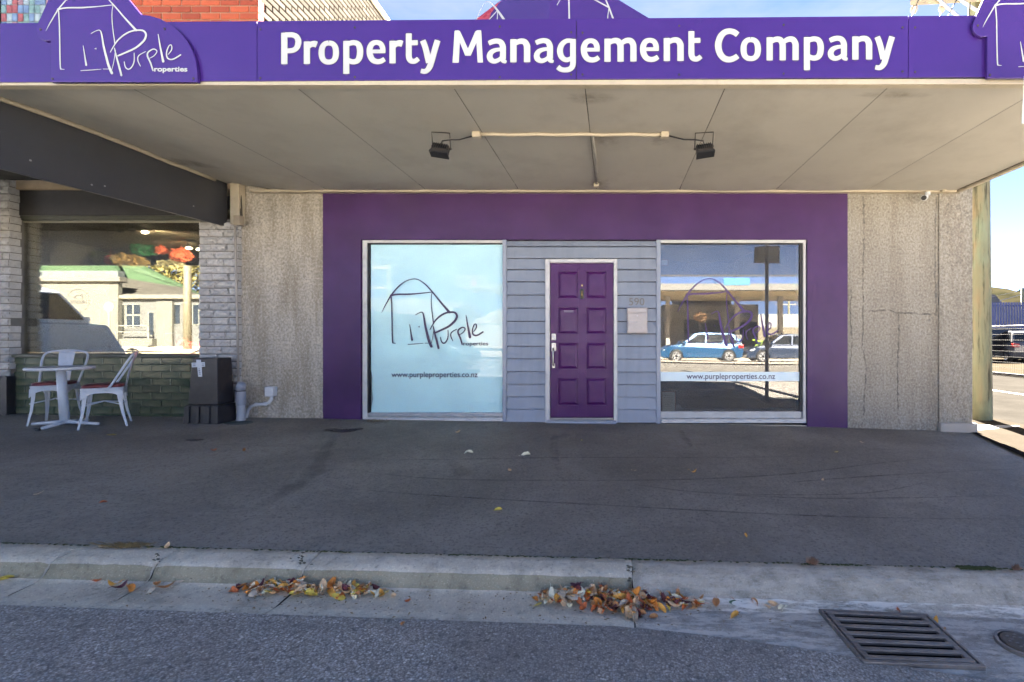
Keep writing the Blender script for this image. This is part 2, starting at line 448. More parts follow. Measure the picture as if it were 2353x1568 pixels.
# kerb and channel, cast in lengths
kerb = thing('kerb', None, None, (0, 2.35, kerb_z(0))); kerb['kind'] = 'structure'
def kprof(X, new):
    lz = CAMZ-1.29-.0256*clampx(X)-kerb_z(X); ly = lip_y(X)
    if new:
        return [(2.503,-.14),(2.503,.002),(2.45,-.001),(2.405,-.006),(2.375,-.014),(2.335,-.040),(2.285,-.072),(2.245,-.082),(2.20,-.087),(lerp(2.2,ly,.5),lz+.003),(ly,lz+.003),(ly-.03,lz-.10)]
    return [(2.503,-.14),(2.503,.003),(2.455,.000),(2.41,-.004),(2.382,-.010),(2.362,-.024),(2.350,-.044),(2.338,-.068),(2.322,-.084),(2.295,-.094),(lerp(2.29,ly,.5),lz-.008),(ly,lz+.004),(ly-.03,lz-.10)]
joints = [-16,-12.4,-9.2,-6.1,-4.35,-2.86,-2.33,-1.57,.10,6.6]
for i, (a, b) in enumerate(zip(joints, joints[1:])):
    new = b > 1
    n = max(4, int((b-a)/.05)); mb = MB(); rows = []
    rj = [random.uniform(-.006, .006) for _ in range(14)]; rk = [random.uniform(-.006, .006) for _ in range(14)]
    for k in range(n+1):
        X = lerp(a+.004, b-.004, k/n)
        row = []
        for q, (y, z) in enumerate(kprof(X, new)):
            xx = X+(rj[q] if k == 0 else rk[q] if k == n else 0)
            w = (.004 if 2 < q < 8 else .0015)
            chipn = 0
            if k in (0, n) and 2 < q < 8: chipn = -.007
            row.append(len(mb.v)); mb.v.append(Vector((xx, y+random.uniform(-w, w)*.6+(0 if 0 < q < 11 else 0), kerb_z(X)+z+random.uniform(-w, w)*.5+chipn)))
        rows.append(row)
    m_ = len(rows[0])
    for k in range(n):
        for q in range(m_-1): mb.f.append((rows[k][q], rows[k+1][q], rows[k+1][q+1], rows[k][q+1]))
    mb.f.append(tuple(rows[0])); mb.f.append(tuple(reversed(rows[-1])))
    ks = mb.build('kerb_segment', KERB_NEW if new else KERB_OLD, kerb, fix=False)
    if not new:
        ks.data.materials.append(KERB_FACE)
        for pi_, pol in enumerate(ks.data.polygons):
            ql = pi_ % (m_-1)
            if pi_ < n*(m_-1) and 4 < ql < 8: pol.material_index = 1
    else:
        ks.data.materials.append(APR); ks.data.materials.append(KERB_WHITE)
        for pi_, pol in enumerate(ks.data.polygons):
            if pi_ < n*(m_-1): pol.material_index = 1 if pi_ % (m_-1) >= 8 else (2 if pi_ % (m_-1) >= 6 else 0)
    for pi_, pol in enumerate(ks.data.polygons): pol.use_smooth = True
# crumbled hollows along the kerb face
def hollow(px, py, w, h, d=2.345):
    mb = MB(); c = P(px, py, d); pts = []
    for k in range(9):
        t = 2*pi*k/9; pts.append(c+Vector((cos(t)*w*random.uniform(.6,1.1), -.006, sin(t)*h*random.uniform(.6,1.1))))
    # the face leans, so drape the patch on it
    return pts
# dark joint packing under the kerb joints
mb = MB()
for X in joints[1:-1]:
    for (y0, z0, y1, z1) in ((2.50,-.004,2.38,-.02),(2.38,-.02,2.33,-.085),(2.33,-.085,2.05,-.10)):
        k0 = kerb_z(X)
        mb.poly([(X-.006,y0,k0+z0-.008),(X+.006,y0,k0+z0-.008),(X+.006,y1,k0+z1-.008),(X-.006,y1,k0+z1-.008)])
o = mb.build('joint_filler', DIRT, kerb)

# ------------------------------------------------------------------ hill behind the yard
HILL = mat('dry hillside', (.034,.031,.018), 1.0, .35, .06, dirt=.9, dirtcol=(.012,.015,.008), dscale=.045, spec=0)
mb = MB()
def hfn(u, v):
    X = lerp(60, 900, u); Y = lerp(300, 640, v)
    r = sin(pi*min(1, v*1.15))
    z = 47+5*sin(u*11+1)+3*sin(u*26)+1.5*sin(u*61+v*3)+1.2*sin(u*120)
    return (X, Y, -3+max(0, r)*z*1.12)
mb.grid(hfn, 130, 14)
struct(mb.build('hill', HILL, smooth=True))
mb = MB()
for k in range(420):
    u = random.random(); v = random.uniform(.35, .95); x, y, z = hfn(u, v); r = random.uniform(1.2, 3.2)
    mb.ball((x, y, z+r*.6), r, 6, 4, (1, 1, random.uniform(.8, 1.5)), .25)
o = mb.build('hill_scrub', mat('scrub', (.009,.012,.006), 1.0, .4, .2, spec=0), smooth=False); tag(o, 'dark scrub and trees covering the dry hillside', 'scrub', kind='stuff')

# ------------------------------------------------------------------ the purple shop
GLY = 6.055   # glass plane
shop = thing('shop_building', 'single storey corner shop with purple painted front, grey weatherboards and roughcast end walls', 'building', (0, 6.0, wall_z(0)))
XL, XR = -4.80, 4.63
STUC_L = m_stucco('brown grey roughcast', (.55,.495,.405), (.66,.60,.50), (.37,.315,.235), 38)
STUC_R = m_stucco('grey roughcast', (.40,.37,.31), (.48,.445,.375), (.33,.29,.235), 42)
SMOOTH_R = mat('smooth render', (.42,.385,.335), .85, .1, 3, .35, 40, .006)
PURP = mat('purple wall paint', (.064,.024,.100), .42, .22, 1.4, .28, 9, .012, dirt=.22, dirtcol=(.10,.055,.11), dscale=1.6, spec=.25)
x0, x1 = -3.735, 3.022
def bz(X): return wall_z(X)-.06
ZS = CAMZ+1.90
# core of the building behind its front, roof and parapet
mb = MB(); mb.box(XL, XR, 6.30, 15.5, CAMZ+2.0, CAMZ+3.4)
mb.box(XL, x0, 6.24, 15.5, CAMZ-1.4, CAMZ+2.0); mb.box(3.0, XR, 6.24, 15.5, CAMZ-1.4, CAMZ+2.0)
mb.box(XL, XR, 6.003, 6.30, CAMZ+2.05, CAMZ+3.4)
mb.build('upper_wall', STUC_R, shop)
def wallslab(name, m, xa, xb, ya, yb, ztop, n=8, zbot=None):
    mb = MB(); mb.grid(lambda u, v: (lerp(xa, xb, u), ya, lerp(bz(lerp(xa, xb, u)) if zbot is None else zbot, ztop, v)), n, 16)
    top = [(xa, ya, ztop), (xb, ya, ztop), (xb, yb, ztop), (xa, yb, ztop)]; mb.poly(top)
    for X in (xa, xb):
        zb = bz(X) if zbot is None else zbot
        mb.poly([(X, ya, zb), (X, yb, zb), (X, yb, ztop), (X, ya, ztop)])
    if zbot is not None: mb.poly([(xa, ya, zbot), (xb, ya, zbot), (xb, yb, zbot), (xa, yb, zbot)])
    return mb.build(name, m, shop)
w = wallslab('roughcast_wall', STUC_L, XL, x0, 6.0, 6.25, ZS+.1, 14); w['label'] = 'brown stained roughcast wall left of the purple paint'
w = wallslab('roughcast_wall', STUC_R, x1, 4.20, 6.0, 6.25, ZS+.1, 14); w['label'] = 'pale grey roughcast wall right of the purple paint'
w = wallslab('corner_pilaster', STUC_R, 4.20, XR, 5.985, 6.25, ZS+.1, 6)
mb = MB(); mb.hexa([(4.19,5.935,bz(4.2)),(4.665,5.935,bz(4.66)),(4.665,6.25,bz(4.66)),(4.19,6.25,bz(4.2))], [(4.19,5.935,CAMZ-1.11),(4.665,5.935,CAMZ-1.115),(4.665,6.25,CAMZ-1.115),(4.19,6.25,CAMZ-1.11)])
mb.build('pilaster_base', SMOOTH_R, shop, bevel=.015)
mb = MB(); mb.hexa([(x1,5.992,bz(x1)),(4.19,5.992,bz(4.2)),(4.19,6.1,bz(4.2)),(x1,6.1,bz(x1))], [(x1,5.992,CAMZ-1.055),(4.19,5.992,CAMZ-1.065),(4.19,6.1,CAMZ-1.065),(x1,6.1,CAMZ-1.055)])
mb.build('wall_plinth', STUC_R, shop, bevel=.006)
# repair lines in the roughcast
CRK = m_stain('dark mortar repair', (.18,.165,.135), .5, 14, .34, .56, .95)
def crack(pts, w0):
    mb = MB(); L_, R_ = [], []
    fine = []
    for (a, b) in zip(pts, pts[1:]):
        n = max(2, int(math.hypot(b[0]-a[0], b[1]-a[1])/7))
        fine += [(lerp(a[0], b[0], k/n), lerp(a[1], b[1], k/n)) for k in range(n)]
    fine.append(pts[-1])
    horiz = abs(pts[-1][0]-pts[0][0]) > abs(pts[-1][1]-pts[0][1])
    for (x, y) in fine:
        c = P(x, y, 5.9965); w = w0*random.uniform(.45, 1.25); j = random.uniform(-.008, .008)
        if horiz: L_.append(c+Vector((0,0,w+j))); R_.append(c+Vector((0,0,-w+j)))
        else: L_.append(c+Vector((-w+j,0,0))); R_.append(c+Vector((w+j,0,0)))
    n = len(fine); mb.add(L_+R_, [(i, i+1, n+i+1, n+i) for i in range(n-1)])
    return mb.build('crack', CRK, shop)
crack([(1983,452),(1985,520),(1982,640),(1983,720),(1981,800),(1990,845),(1986,905),(1984,955)], .011)
crack([(2151,452),(2150,520),(2148,600),(2151,720)], .012)
crack([(1995,716),(2040,713),(2065,719),(2110,722),(2152,723)], .013)
crack([(2065,722),(2064,800),(2061,850),(2063,955)], .011)
crack([(1957,660),(1953,720),(1958,790),(1952,850)], .009)
# purple surround of the shop window
wy = 5.985
ox0, ox1, oz = -3.25, 2.505, CAMZ+1.245
mb = MB()
mb.grid(lambda u, v: (lerp(x0, ox0, u), wy, lerp(bz(lerp(x0, ox0, u)), oz, v)), 4, 12)
mb.grid(lambda u, v: (lerp(ox1, x1, u), wy, lerp(bz(lerp(ox1, x1, u)), oz, v)), 4, 12)
mb.grid(lambda u, v: (lerp(x0, x1, u), wy, lerp(oz, ZS+.06, v)), 30, 5)
for X in (x0, x1, ox0, ox1): mb.poly([(X, wy, bz(X)), (X, 6.25, bz(X)), (X, 6.25, oz), (X, wy, oz)])
for X in (x0, x1): mb.poly([(X, wy, oz), (X, 6.25, oz), (X, 6.25, ZS+.06), (X, wy, ZS+.06)])
mb.poly([(ox0, wy, oz), (ox1, wy, oz), (ox1, 6.25, oz), (ox0, 6.25, oz)])
mb.build('purple_wall', PURP, shop, fix=True)
# windows
FILM = mat('pale blue window film', (.70,.99,.99), .6, .06, 1.6)
GL_L = glass('film window glass', .015, (.97,.98,.98)); GL_R = glass('clear shop glass', .10, (.62,.63,.62), (.97,.95,.92), .05)
DARKRUB = mat('dark glazing rubber', (.03,.03,.03), .7)
def window(px0, px1, pyt, pyb, gx0, gx1, gyt, gyb, gm, lab):
    d = 6.0; s = F/d
    a = P(px0, pyt, d); b = P(px1, pyb, d); ga = P(gx0, gyt, d); gb = P(gx1, gyb, d)
    pane = MB().box(ga.x-.02, gb.x+.02, GLY, GLY+.006, gb.z-.02, ga.z+.02).build('window_pane', gm, shop)
    pane['label'] = lab
    fr = MB()
    if gx0-px0 > 4: fr.box(a.x, ga.x-.012, 6.012, 6.10, b.z, a.z)
    fr.box(a.x, b.x, 6.010, 6.10, ga.z+.012, a.z)
    if px1-gx1 > 4: fr.box(gb.x+.035, b.x, 6.012, 6.10, b.z, a.z)
    fo = fr.build('window_frame', WHITE_FRAME, shop, bevel=.004)
    MB().box(a.x+.01, b.x-.004, 6.0, 6.10, b.z-.004, b.z+.046).build('window_sill', WHITE_FRAME, shop, bevel=.006)
    MB().box(ga.x-.012, gb.x+.02, 6.035, 6.10, b.z+.049, gb.z).build('glazing_bead', GALV, shop, bevel=.003)
    rb = MB(); rb.box(ga.x-.011, gb.x+.034, 6.03, 6.10, ga.z, ga.z+.011); rb.box(ga.x-.011, ga.x, 6.03, 6.10, gb.z, ga.z)
    if px1-gx1 > 4: rb.box(gb.x, gb.x+.034, 6.03, 6.10, gb.z, ga.z)
    rb.build('glazing_rubber', DARKRUB, shop)
    return pane, ga, gb
paneL, la, lb = window(831, 1154, 552, 968, 843, 1154, 560, 950, GL_L, 'window pane backed with pale blue film')
paneR, ra, rb_ = window(1517, 1853, 551, 972, 1517, 1840, 560, 947, GL_R, 'clear window pane with a pale web address band')
f = MB()
f.poly([(la.x+.012, GLY+.02, lb.z), (lb.x+.02, GLY+.02, lb.z), (lb.x+.02, GLY+.02, la.z), (la.x+.012, GLY+.02, la.z), (la.x+.012, GLY+.02, lb.z+.55), (la.x+.03, GLY+.02, lb.z+.46), (la.x+.026, GLY+.02, lb.z+.3), (la.x+.04, GLY+.02, lb.z+.18), (la.x+.02, GLY+.02, lb.z+.08)])
f.build('window_film', FILM, shop)
# strip of stonework between window sills and the path
mb = MB(); mb.grid(lambda u, v: (lerp(ox0, ox1, u), 6.01, lerp(bz(lerp(ox0, ox1, u)), CAMZ-1.085-.0115*(lerp(ox0, ox1, u)+3.3), v)), 30, 2)
mb.build('sill_concrete', KERB_OLD, shop)
# interior of the office behind the clear pane
mb = MB(); mb.box(.55, 2.62, 6.12, 10, CAMZ-1.15, CAMZ+1.6)
mb.f = [q for q in mb.f]; mb.f.pop(2)   # open towards the street
mb.build('office_room', mat('office interior', (.30,.285,.26), .85, .15, 1), shop)
MB().box(2.40, 2.47, 6.075, 6.11, CAMZ-.97, CAMZ+1.19).build('blind_edge', mat('pale blind', (.5,.5,.48), .7), shop)
MB().box(.56, 2.40, 6.11, 6.16, CAMZ-1.02, CAMZ-.95).build('inner_sill', mat('grey inner sill', (.36,.37,.40), .5), shop)
mb = MB(); mb.box(-3.3, -1.4, 6.12, 6.14, CAMZ-1.2, CAMZ+1.3); mb.build('film_backing', mat('backing board', (.4,.5,.5), .8), shop)

# weatherboards round the door
BOARD = mat('blue grey board paint', (.29,.325,.385), .42, .05, 2.5, .15, 12, .004, rnd=.05, streak=.35)
TRIM = mat('blue grey trim paint', (.30,.335,.395), .42, .06, 3, streak=.2)
s178 = F/6
def board(pxa, pxb, pyt, pyb):
    a = P(pxa, pyt, 6); b = P(pxb, pyb, 6); t = .004*random.random()
    mb = MB()
    mb.hexa([(a.x, 5.999-t*.3, b.z+.0035), (b.x, 5.999-t*.3, b.z+.0035), (b.x, 6.05, b.z+.0035), (a.x, 6.05, b.z+.0035)],
            [(a.x, 6.034, a.z-.004), (b.x, 6.034, a.z-.004), (b.x, 6.05, a.z-.004), (a.x, 6.05, a.z-.004)])
    return mb.build('weatherboard', BOARD, shop, bevel=.0025)
lines = [552, 566.5, 593.5, 619.5, 647.5, 678, 708, 738.5, 767, 796, 825, 854.5, 883.5, 912, 941, 971]
board(1163, 1508, 552.5, 566.5); board(1163, 1508, 566.5, 594)
for a, b in zip(lines[2:], lines[3:]):
    board(1163, 1253, a, b); board(1418, 1508, a+1.2*(a-570)/400, b+1.2*(b-570)/400)
for (pa, pb) in ((1154, 1163), (1508, 1517.5)):
    a = P(pa, 551, 6); b = P(pb, 974, 6)
    MB().box(a.x, b.x, 5.997, 6.10, b.z-.02, a.z).build('corner_trim', TRIM, shop, bevel=.004)
MB().box(P(1154,0,6).x, P(1517,0,6).x, 6.05, 6.12, CAMZ-1.2, CAMZ+1.245).build('wall_lining', INTERIOR, shop)

# door
fr = MB(); A = P(1253, 595.5, 6); B = P(1418, 970, 6); la_ = P(1263.5, 605, 6); lb_ = P(1409, 960, 6)
fr.box(A.x, la_.x-.004, 5.985, 6.09, B.z-.01, A.z); fr.box(lb_.x+.004, B.x, 5.985, 6.09, B.z-.01, A.z); fr.box(la_.x-.003, lb_.x+.003, 5.985, 6.09, la_.z+.004, A.z)
fr.build('door_frame', WHITE_FRAME, shop, bevel=.005)
DOORP = mat('purple door paint', (.074,.012,.10), .36, .14, 2, .2, 14, .004, dirt=.28, dirtcol=(.12,.06,.13), dscale=3, spec=.25)
dx0, dx1, dz0, dz1 = la_.x, lb_.x, lb_.z, la_.z
dy = 6.022
sx = (dx1-dx0)/(902-405)
def dX(c): return dx0+(c-405)*sx
def dZ(c): return dz1-(c-252)*(dz1-dz0)/(1435-252)
cols = [(465,625),(687,848)]; rows = [(312,522),(588,795),(860,1065),(1133,1343)]
mb = MB(); mb.box(dx0, dx1, dy+.016, dy+.045, dz0, dz1)
cx = [405,465,625,687,848,902]; 
for a, b in ((405,465),(625,687),(848,902)): mb.box(dX(a), dX(b), dy, dy+.015, dz0, dz1)
for a, b in cols:
    rr = [(252,312),(522,588),(795,860),(1065,1133),(1343,1435)]
    for c, e in rr: mb.box(dX(a)+.0005, dX(b)-.0005, dy, dy+.015, dZ(e), dZ(c))
door = mb.build('door', DOORP, shop)
for a, b in cols:
    for c, e in rows:
        X0, X1, Z0, Z1 = dX(a)+.006, dX(b)-.006, dZ(e)+.006, dZ(c)-.006
        q = .034
        mb = MB(); mb.add([(X0,dy+.017,Z0),(X1,dy+.017,Z0),(X1,dy+.017,Z1),(X0,dy+.017,Z1),(X0+q,dy+.002,Z0+q),(X1-q,dy+.002,Z0+q),(X1-q,dy+.002,Z1-q),(X0+q,dy+.002,Z1-q)],
                          [(4,5,6,7),(0,1,5,4),(1,2,6,5),(2,3,7,6),(3,0,4,7),(3,2,1,0)])
        mb.build('door_panel', DOORP, door)
c0 = Vector((dX(655), dy, dZ(422))); MB().lathe([(.012,0),(.012,.008),(.006,.012)], (0,0,0), 12)
MB().cyl(c0+Vector((0,.001,0)), c0+Vector((0,-.012,0)), .011, 12).build('peephole', BRASS, door)
MB().box(dX(639), dX(671), dy-.012, dy-.001, dZ(525), dZ(448)).build('knocker_plate', BLACK, door, bevel=.004)
MB().tube([(dX(655), dy-.018, dZ(465)), (dX(655), dy-.032, dZ(482)), (dX(655), dy-.03, dZ(505)), (dX(655), dy-.015, dZ(516))], [.008,.007,.009,.006], 8).build('knocker', BRASS, door, smooth=True)
MB().box(dX(415), dX(451), dy-.014, dy-.001, dZ(843), dZ(790)).build('deadlock', SILVER, door, bevel=.004)
MB().cyl((dX(432), dy-.022, dZ(817)), (dX(432), dy-.012, dZ(817)), .016, 14).build('lock_cylinder', GALV, door)
MB().box(dX(415), dX(451), dy-.012, dy-.001, dZ(928), dZ(862)).build('handle_plate', SILVER, door, bevel=.003)
MB().box(dX(418), dX(443), dy-.012, dy-.001, dZ(1057), dZ(1020)).build('handle_plate', SILVER, door, bevel=.003)
MB().tube([(dX(430), dy-.010, dZ(905)), (dX(430), dy-.04, dZ(915)), (dX(430), dy-.045, dZ(930)), (dX(430), dy-.045, dZ(1015)), (dX(430), dy-.04, dZ(1028)), (dX(430), dy-.01, dZ(1038))], .0105, 10).build('pull_handle', SILVER, door, smooth=True)
MB().box(dX(512), dX(588), dy-.004, dy+.003, dZ(628), dZ(612)).build('mail_slot', mat('tarnished slot', (.20,.15,.22), .45), door, bevel=.002)
MB().box(dx0+.002, dx1-.002, 5.99, 6.05, dz0-.026, dz0-.003).build('door_threshold', SILVER, shop, bevel=.003)
MB().box(A.x+.015, B.x-.012, 5.955, 6.05, dz0-.085, dz0-.029).build('door_step', TRIM, shop, bevel=.006)

# text as real letter shapes
def text_mesh(s, h=1.0, off=0.0, space=1.0, ext=0.0):
    cu = bpy.data.curves.new('lettering', 'FONT'); cu.body = s; cu.size = 1; cu.offset = off; cu.space_character = space; cu.extrude = ext; cu.resolution_u = 5
    ob = bpy.data.objects.new('tmp_lettering', cu); link(ob)
    dg = bpy.context.evaluated_depsgraph_get(); dg.update()
    me = bpy.data.meshes.new_from_object(ob.evaluated_get(dg))
    bpy.data.objects.remove(ob); bpy.data.curves.remove(cu)
    return me
def text_on(name, s, m, parent, fn, off=0, space=1.0, fit=None):
    """lay the letters of s out with fn(u, v): u 0..1 along the word, v in units of its capital height"""
    me = text_mesh(s, off=off, space=space)
    xs_ = [v.co.x for v in me.vertices]; a, b = (min(xs_), max(xs_)) if fit is None else fit
    caph = .729
    wl = wloc(parent)
    for v in me.vertices: v.co = Vector(fn((v.co.x-a)/(b-a), v.co.y/caph))-wl
    me.materials.clear(); me.materials.append(m)
    o = bpy.data.objects.new(name, me); o.parent = parent; link(o)
    return o, (a, b)
GOLD = mat('dull gold numerals', (.20,.17,.115), .5, .1, 10)
nz = P(1445, 702, 5.9995); nx = P(1480, 684, 5.9995)
hn, _ = text_on('house_number', '590', GOLD, shop, lambda u, v: (lerp(nz.x, nx.x, u), 5.9965, lerp(nz.z, nx.z, v)), off=-.012)
# logo: free hand strokes, in a drawing of its own
LOGO = [
 ([(218,640),(240,595),(290,505)], [1,5,8]),
 ([(290,505),(345,440),(395,400),(440,381),(475,376),(510,385),(560,420),(615,480),(680,560),(745,635)], [8,7,5,4,4,4,6,7,9,13]),
 ([(290,505),(340,496),(430,495),(520,488),(612,478)], [11,8,9,6,4]),
 ([(292,505),(298,600),(301,780),(304,865),(311,874),(327,876)], [7,7,7,7,5,3]),
 ([(612,478),(605,520),(607,600),(622,722)], [4,4,5,6]),
 ([(595,770),(612,738),(640,695),(680,660),(715,642),(745,635),(785,637),(803,660),(796,690),(775,716),(740,745),(690,770),(640,792)], [4,6,8,9,9,10,10,11,12,12,11,10,9]),
 ([(437,730),(446,790),(455,850)], [3,7,11]),
 ([(505,750),(513,745),(512,754)], [3,3,2]),
 ([(483,656),(508,641),(533,635),(545,660),(556,730),(572,800),(588,860),(605,900)], [3,4,5,8,11,13,14,14]),
 ([(604,880),(616,830),(626,760)], [3,4,4]),
 ([(620,745),(632,800),(648,862),(661,914)], [5,9,11,11]),
 ([(677,830),(684,862),(702,876),(722,860),(735,825),(735,775)], [5,6,7,7,6,4]),
 ([(772,857),(757,822),(762,792),(802,767)], [4,6,6,4]),
 ([(845,884),(830,835),(813,795),(818,770),(848,752),(868,765),(852,792),(826,808)], [8,9,9,8,7,6,5,4]),
 ([(875,660),(888,740),(905,828)], [4,9,14]),
 ([(934,785),(954,755),(952,728),(938,733),(924,775),(931,808),(960,815),(1006,788)], [4,6,6,6,7,8,8,8]),
 ([(425,885),(500,880),(545,876)], [4,4,2]), ([(555,875),(595,875)], [3,3])]
def smooth_line(pts, ws, n=5):
    out = []
    N = len(pts)
    for i in range(N-1):
        p0, p1, p2, p3 = pts[max(i-1,0)], pts[i], pts[i+1], pts[min(i+2,N-1)]
        for k in range(n):
            t = k/n
            q = [.5*(2*p1[a]+(p2[a]-p0[a])*t+(2*p0[a]-5*p1[a]+4*p2[a]-p3[a])*t*t+(3*p1[a]-p0[a]-3*p2[a]+p3[a])*t**3) for a in (0,1)]
            out.append((q[0], q[1], lerp(ws[i], ws[i+1], t)))
    out.append((*pts[-1], ws[-1])); return out
def strokes(name, m, parent, fn, strokes_, wk=1.0, lift=.0004, nrm=Vector((0,-1,0)), caps=True, capk=1):
    mb = MB()
    for si, (pts, ws) in enumerate(strokes_):
        l = smooth_line(pts, ws) if len(pts) > 2 else [(*p, w_) for p, w_ in zip(pts, ws)]
        A_, B_ = [], []
        for i, (x, y, w_) in enumerate(l):
            xa, ya = l[max(i-1,0)][:2]; xb, yb = l[min(i+1,len(l)-1)][:2]
            dx_, dy_ = xb-xa, yb-ya; q = math.hypot(dx_, dy_) or 1
            nx_, ny_ = -dy_/q*w_*wk/2, dx_/q*w_*wk/2
            A_.append(Vector(fn(x+nx_, y+ny_))+nrm*lift*si); B_.append(Vector(fn(x-nx_, y-ny_))+nrm*lift*si)
        n = len(l); mb.add(A_+B_, [(i, i+1, n+i+1, n+i) for i in range(n-1)])
        for (x, y, w_) in ((l[0], l[-1]) if caps else ()):
            w_ = w_*capk
            mb.poly([Vector(fn(x+cos(2*pi*k/8)*w_*wk/2, y+sin(2*pi*k/8)*w_*wk/2))+nrm*(lift*si+lift/2) for k in range(8)])
    return mb.build(name, m, parent)
INK = mat('dark purple vinyl', (.035,.018,.075), .4, .05); INK_R = mat('violet vinyl', (.055,.016,.14), .5, .05)
def dispW(kx, ky, ox, oy, d): return lambda x, y: tuple(P(ox+x*kx, oy+y*ky, d))
q = 1/2.8/1.2074
def winlogo(parent, ox, oy, m, kx=q, ky=q, props=True):
    d = GLY-.002
    strokes('logo', m, parent, dispW(kx, ky, ox, oy, d), LOGO, 1.5, .0001)
    if props: text_on('logo_lettering', 'roperties', m, parent, lambda u, v: tuple(P(ox+kx*lerp(853, 1047, u), oy+ky*lerp(892, 862, v), d-.0015)), off=.012)
winlogo(paneL, 980/1.2074, 640/1.2074, INK)
winlogo(paneR, 1810/1.2074-6, 640/1.2074+1, INK_R, q*.985, q*.985, False)
d = GLY-.003
text_on('web_address', 'www.purpleproperties.co.nz', INK, paneL, lambda u, v: tuple(P(lerp(899, 1097, u), lerp(867, 854, v), d)), off=.008)
a = P(1517, 855, GLY-.002); b = P(1840, 876, GLY-.002)
MB().poly([(a.x, a.y, b.z), (b.x, a.y, b.z), (b.x, a.y, a.z), (a.x, a.y, a.z)]).build('web_band', mat('pale blue vinyl', (.80,.95,.97), .5, .02), paneR)
text_on('web_address', 'www.purpleproperties.co.nz', INK, paneR, lambda u, v: tuple(P(lerp(1577, 1781, u), lerp(871, 857.5, v), d-.001)), off=.008)
# ------------------------------------------------------------------ canopy over the footpath
canopy = thing('street_canopy', 'flat cream lined canopy hung over the footpath in front of the purple shop', 'canopy', (0, 4.7, CAMZ+1.87))
SOFF = mat('soffit board', (.47,.44,.38), .8, .05, .9, .12, 6, .004, dirt=.28, dirtcol=(.22,.19,.15), dscale=1.1)
FY = 3.43
def soff_z(X, Y):
    z = 1.868 + (FY-Y)*0.003
    if X < -4.0: z += .085*sm((-4.0-X)/.93)*(1-.8*abs((Y-4.7)/1.4)**2 if Y < 5.3 else 1)
    return CAMZ+z
edges = [-4.93,-3.63,-2.38,-1.2,-.21,.845,2.07,3.24,4.385]
for i, (a, b) in enumerate(zip(edges, edges[1:])):
    mb = MB(); amp = random.uniform(.006, .016)
    def fn(u, v, a=a, b=b, amp=amp):
        X = lerp(a+.003, b-.003, u); Y = lerp(FY+.03, 5.94, v)
        w = 1 if 0 < u < 1 else 0
        return (X, Y, soff_z(X, Y)-amp*sin(pi*u)*(.6+.4*sin(v*9+i))*w+.004*(1 if u in (0, 1) else 0))
    mb.grid(fn, 10, 20)
    mb.build('soffit_panel', SOFF, canopy, smooth=True)
MB().box(-4.92, 4.39, FY+.02, 5.99, CAMZ+1.99, CAMZ+2.27).build('canopy_body', DARKM, canopy)
MB().box(-4.9, 4.38, FY+.03, 5.94, CAMZ+1.965, CAMZ+1.985).build('canopy_lining', BLACK, canopy)
MB().box(-4.62, 4.385, 5.915, 5.998, CAMZ+1.838, CAMZ+1.872).build('wall_moulding', CREAM, canopy, bevel=.008)
# front edge strip and the two end trims
def tilt(X): return .0042*(X+4.53)
mb = MB(); mb.hexa([(-4.93,FY-.002,CAMZ+1.850),(4.40,FY-.002,CAMZ+1.862),(4.40,FY+.06,CAMZ+1.862),(-4.93,FY+.06,CAMZ+1.850)], [(-4.93,FY-.002,CAMZ+1.878),(4.40,FY-.002,CAMZ+1.905),(4.40,FY+.06,CAMZ+1.905),(-4.93,FY+.06,CAMZ+1.878)])
mb.build('front_edge_strip', CREAM, canopy, bevel=.004)
MB().box(4.385, 4.43, FY, 6.0, CAMZ+1.835, CAMZ+1.862).build('end_trim', CREAM, canopy, bevel=.004)
MB().box(4.40, 4.445, FY, 6.0, CAMZ+1.866, CAMZ+1.93).build('end_gutter', DARKM, canopy, bevel=.004)
MB().box(4.43, 4.47, FY, 6.0, CAMZ+1.845, CAMZ+1.858).build('end_trim', CREAM, canopy, bevel=.003)
mb = MB(); mb.tube([(-4.925, lerp(FY, 5.75, k/12), soff_z(-4.93, lerp(FY, 5.75, k/12))-.012) for k in range(13)], .019, 8); mb.build('end_trim', CREAM, canopy, smooth=True)
# small bits on the soffit: bulkhead remnant under the fascia
bk = thing('broken_lamp', 'small yellowed broken lamp holder hanging under the right half of the sign board', 'lamp', P(1750, 190, 3.5))
mb = MB(); a = P(1727, 195, 3.46)
mb.hexa([P(1737,196,3.50), P(1757,190,3.50), P(1757,190,3.56), P(1737,196,3.56)], [P(1736,189,3.50), P(1752,184,3.50), P(1752,184,3.56), P(1736,189,3.56)])
mb.build('lamp_holder', CREAM, bk, bevel=.002)
mb = MB(); mb.tube([P(1726,198,3.5), P(1760,191,3.5), P(1783,183,3.5)], .004, 6); mb.build('lamp_wire', BLACK, bk)
mb = MB(); mb.hexa([P(1757,190,3.5), P(1778,184.5,3.5), P(1778,184.5,3.55), P(1757,190,3.55)], [P(1752,184,3.5), P(1774,182,3.5), P(1774,182,3.55), P(1752,184,3.55)]); mb.build('lamp_body', mat('yellowed plastic', (.36,.31,.12), .5), bk)

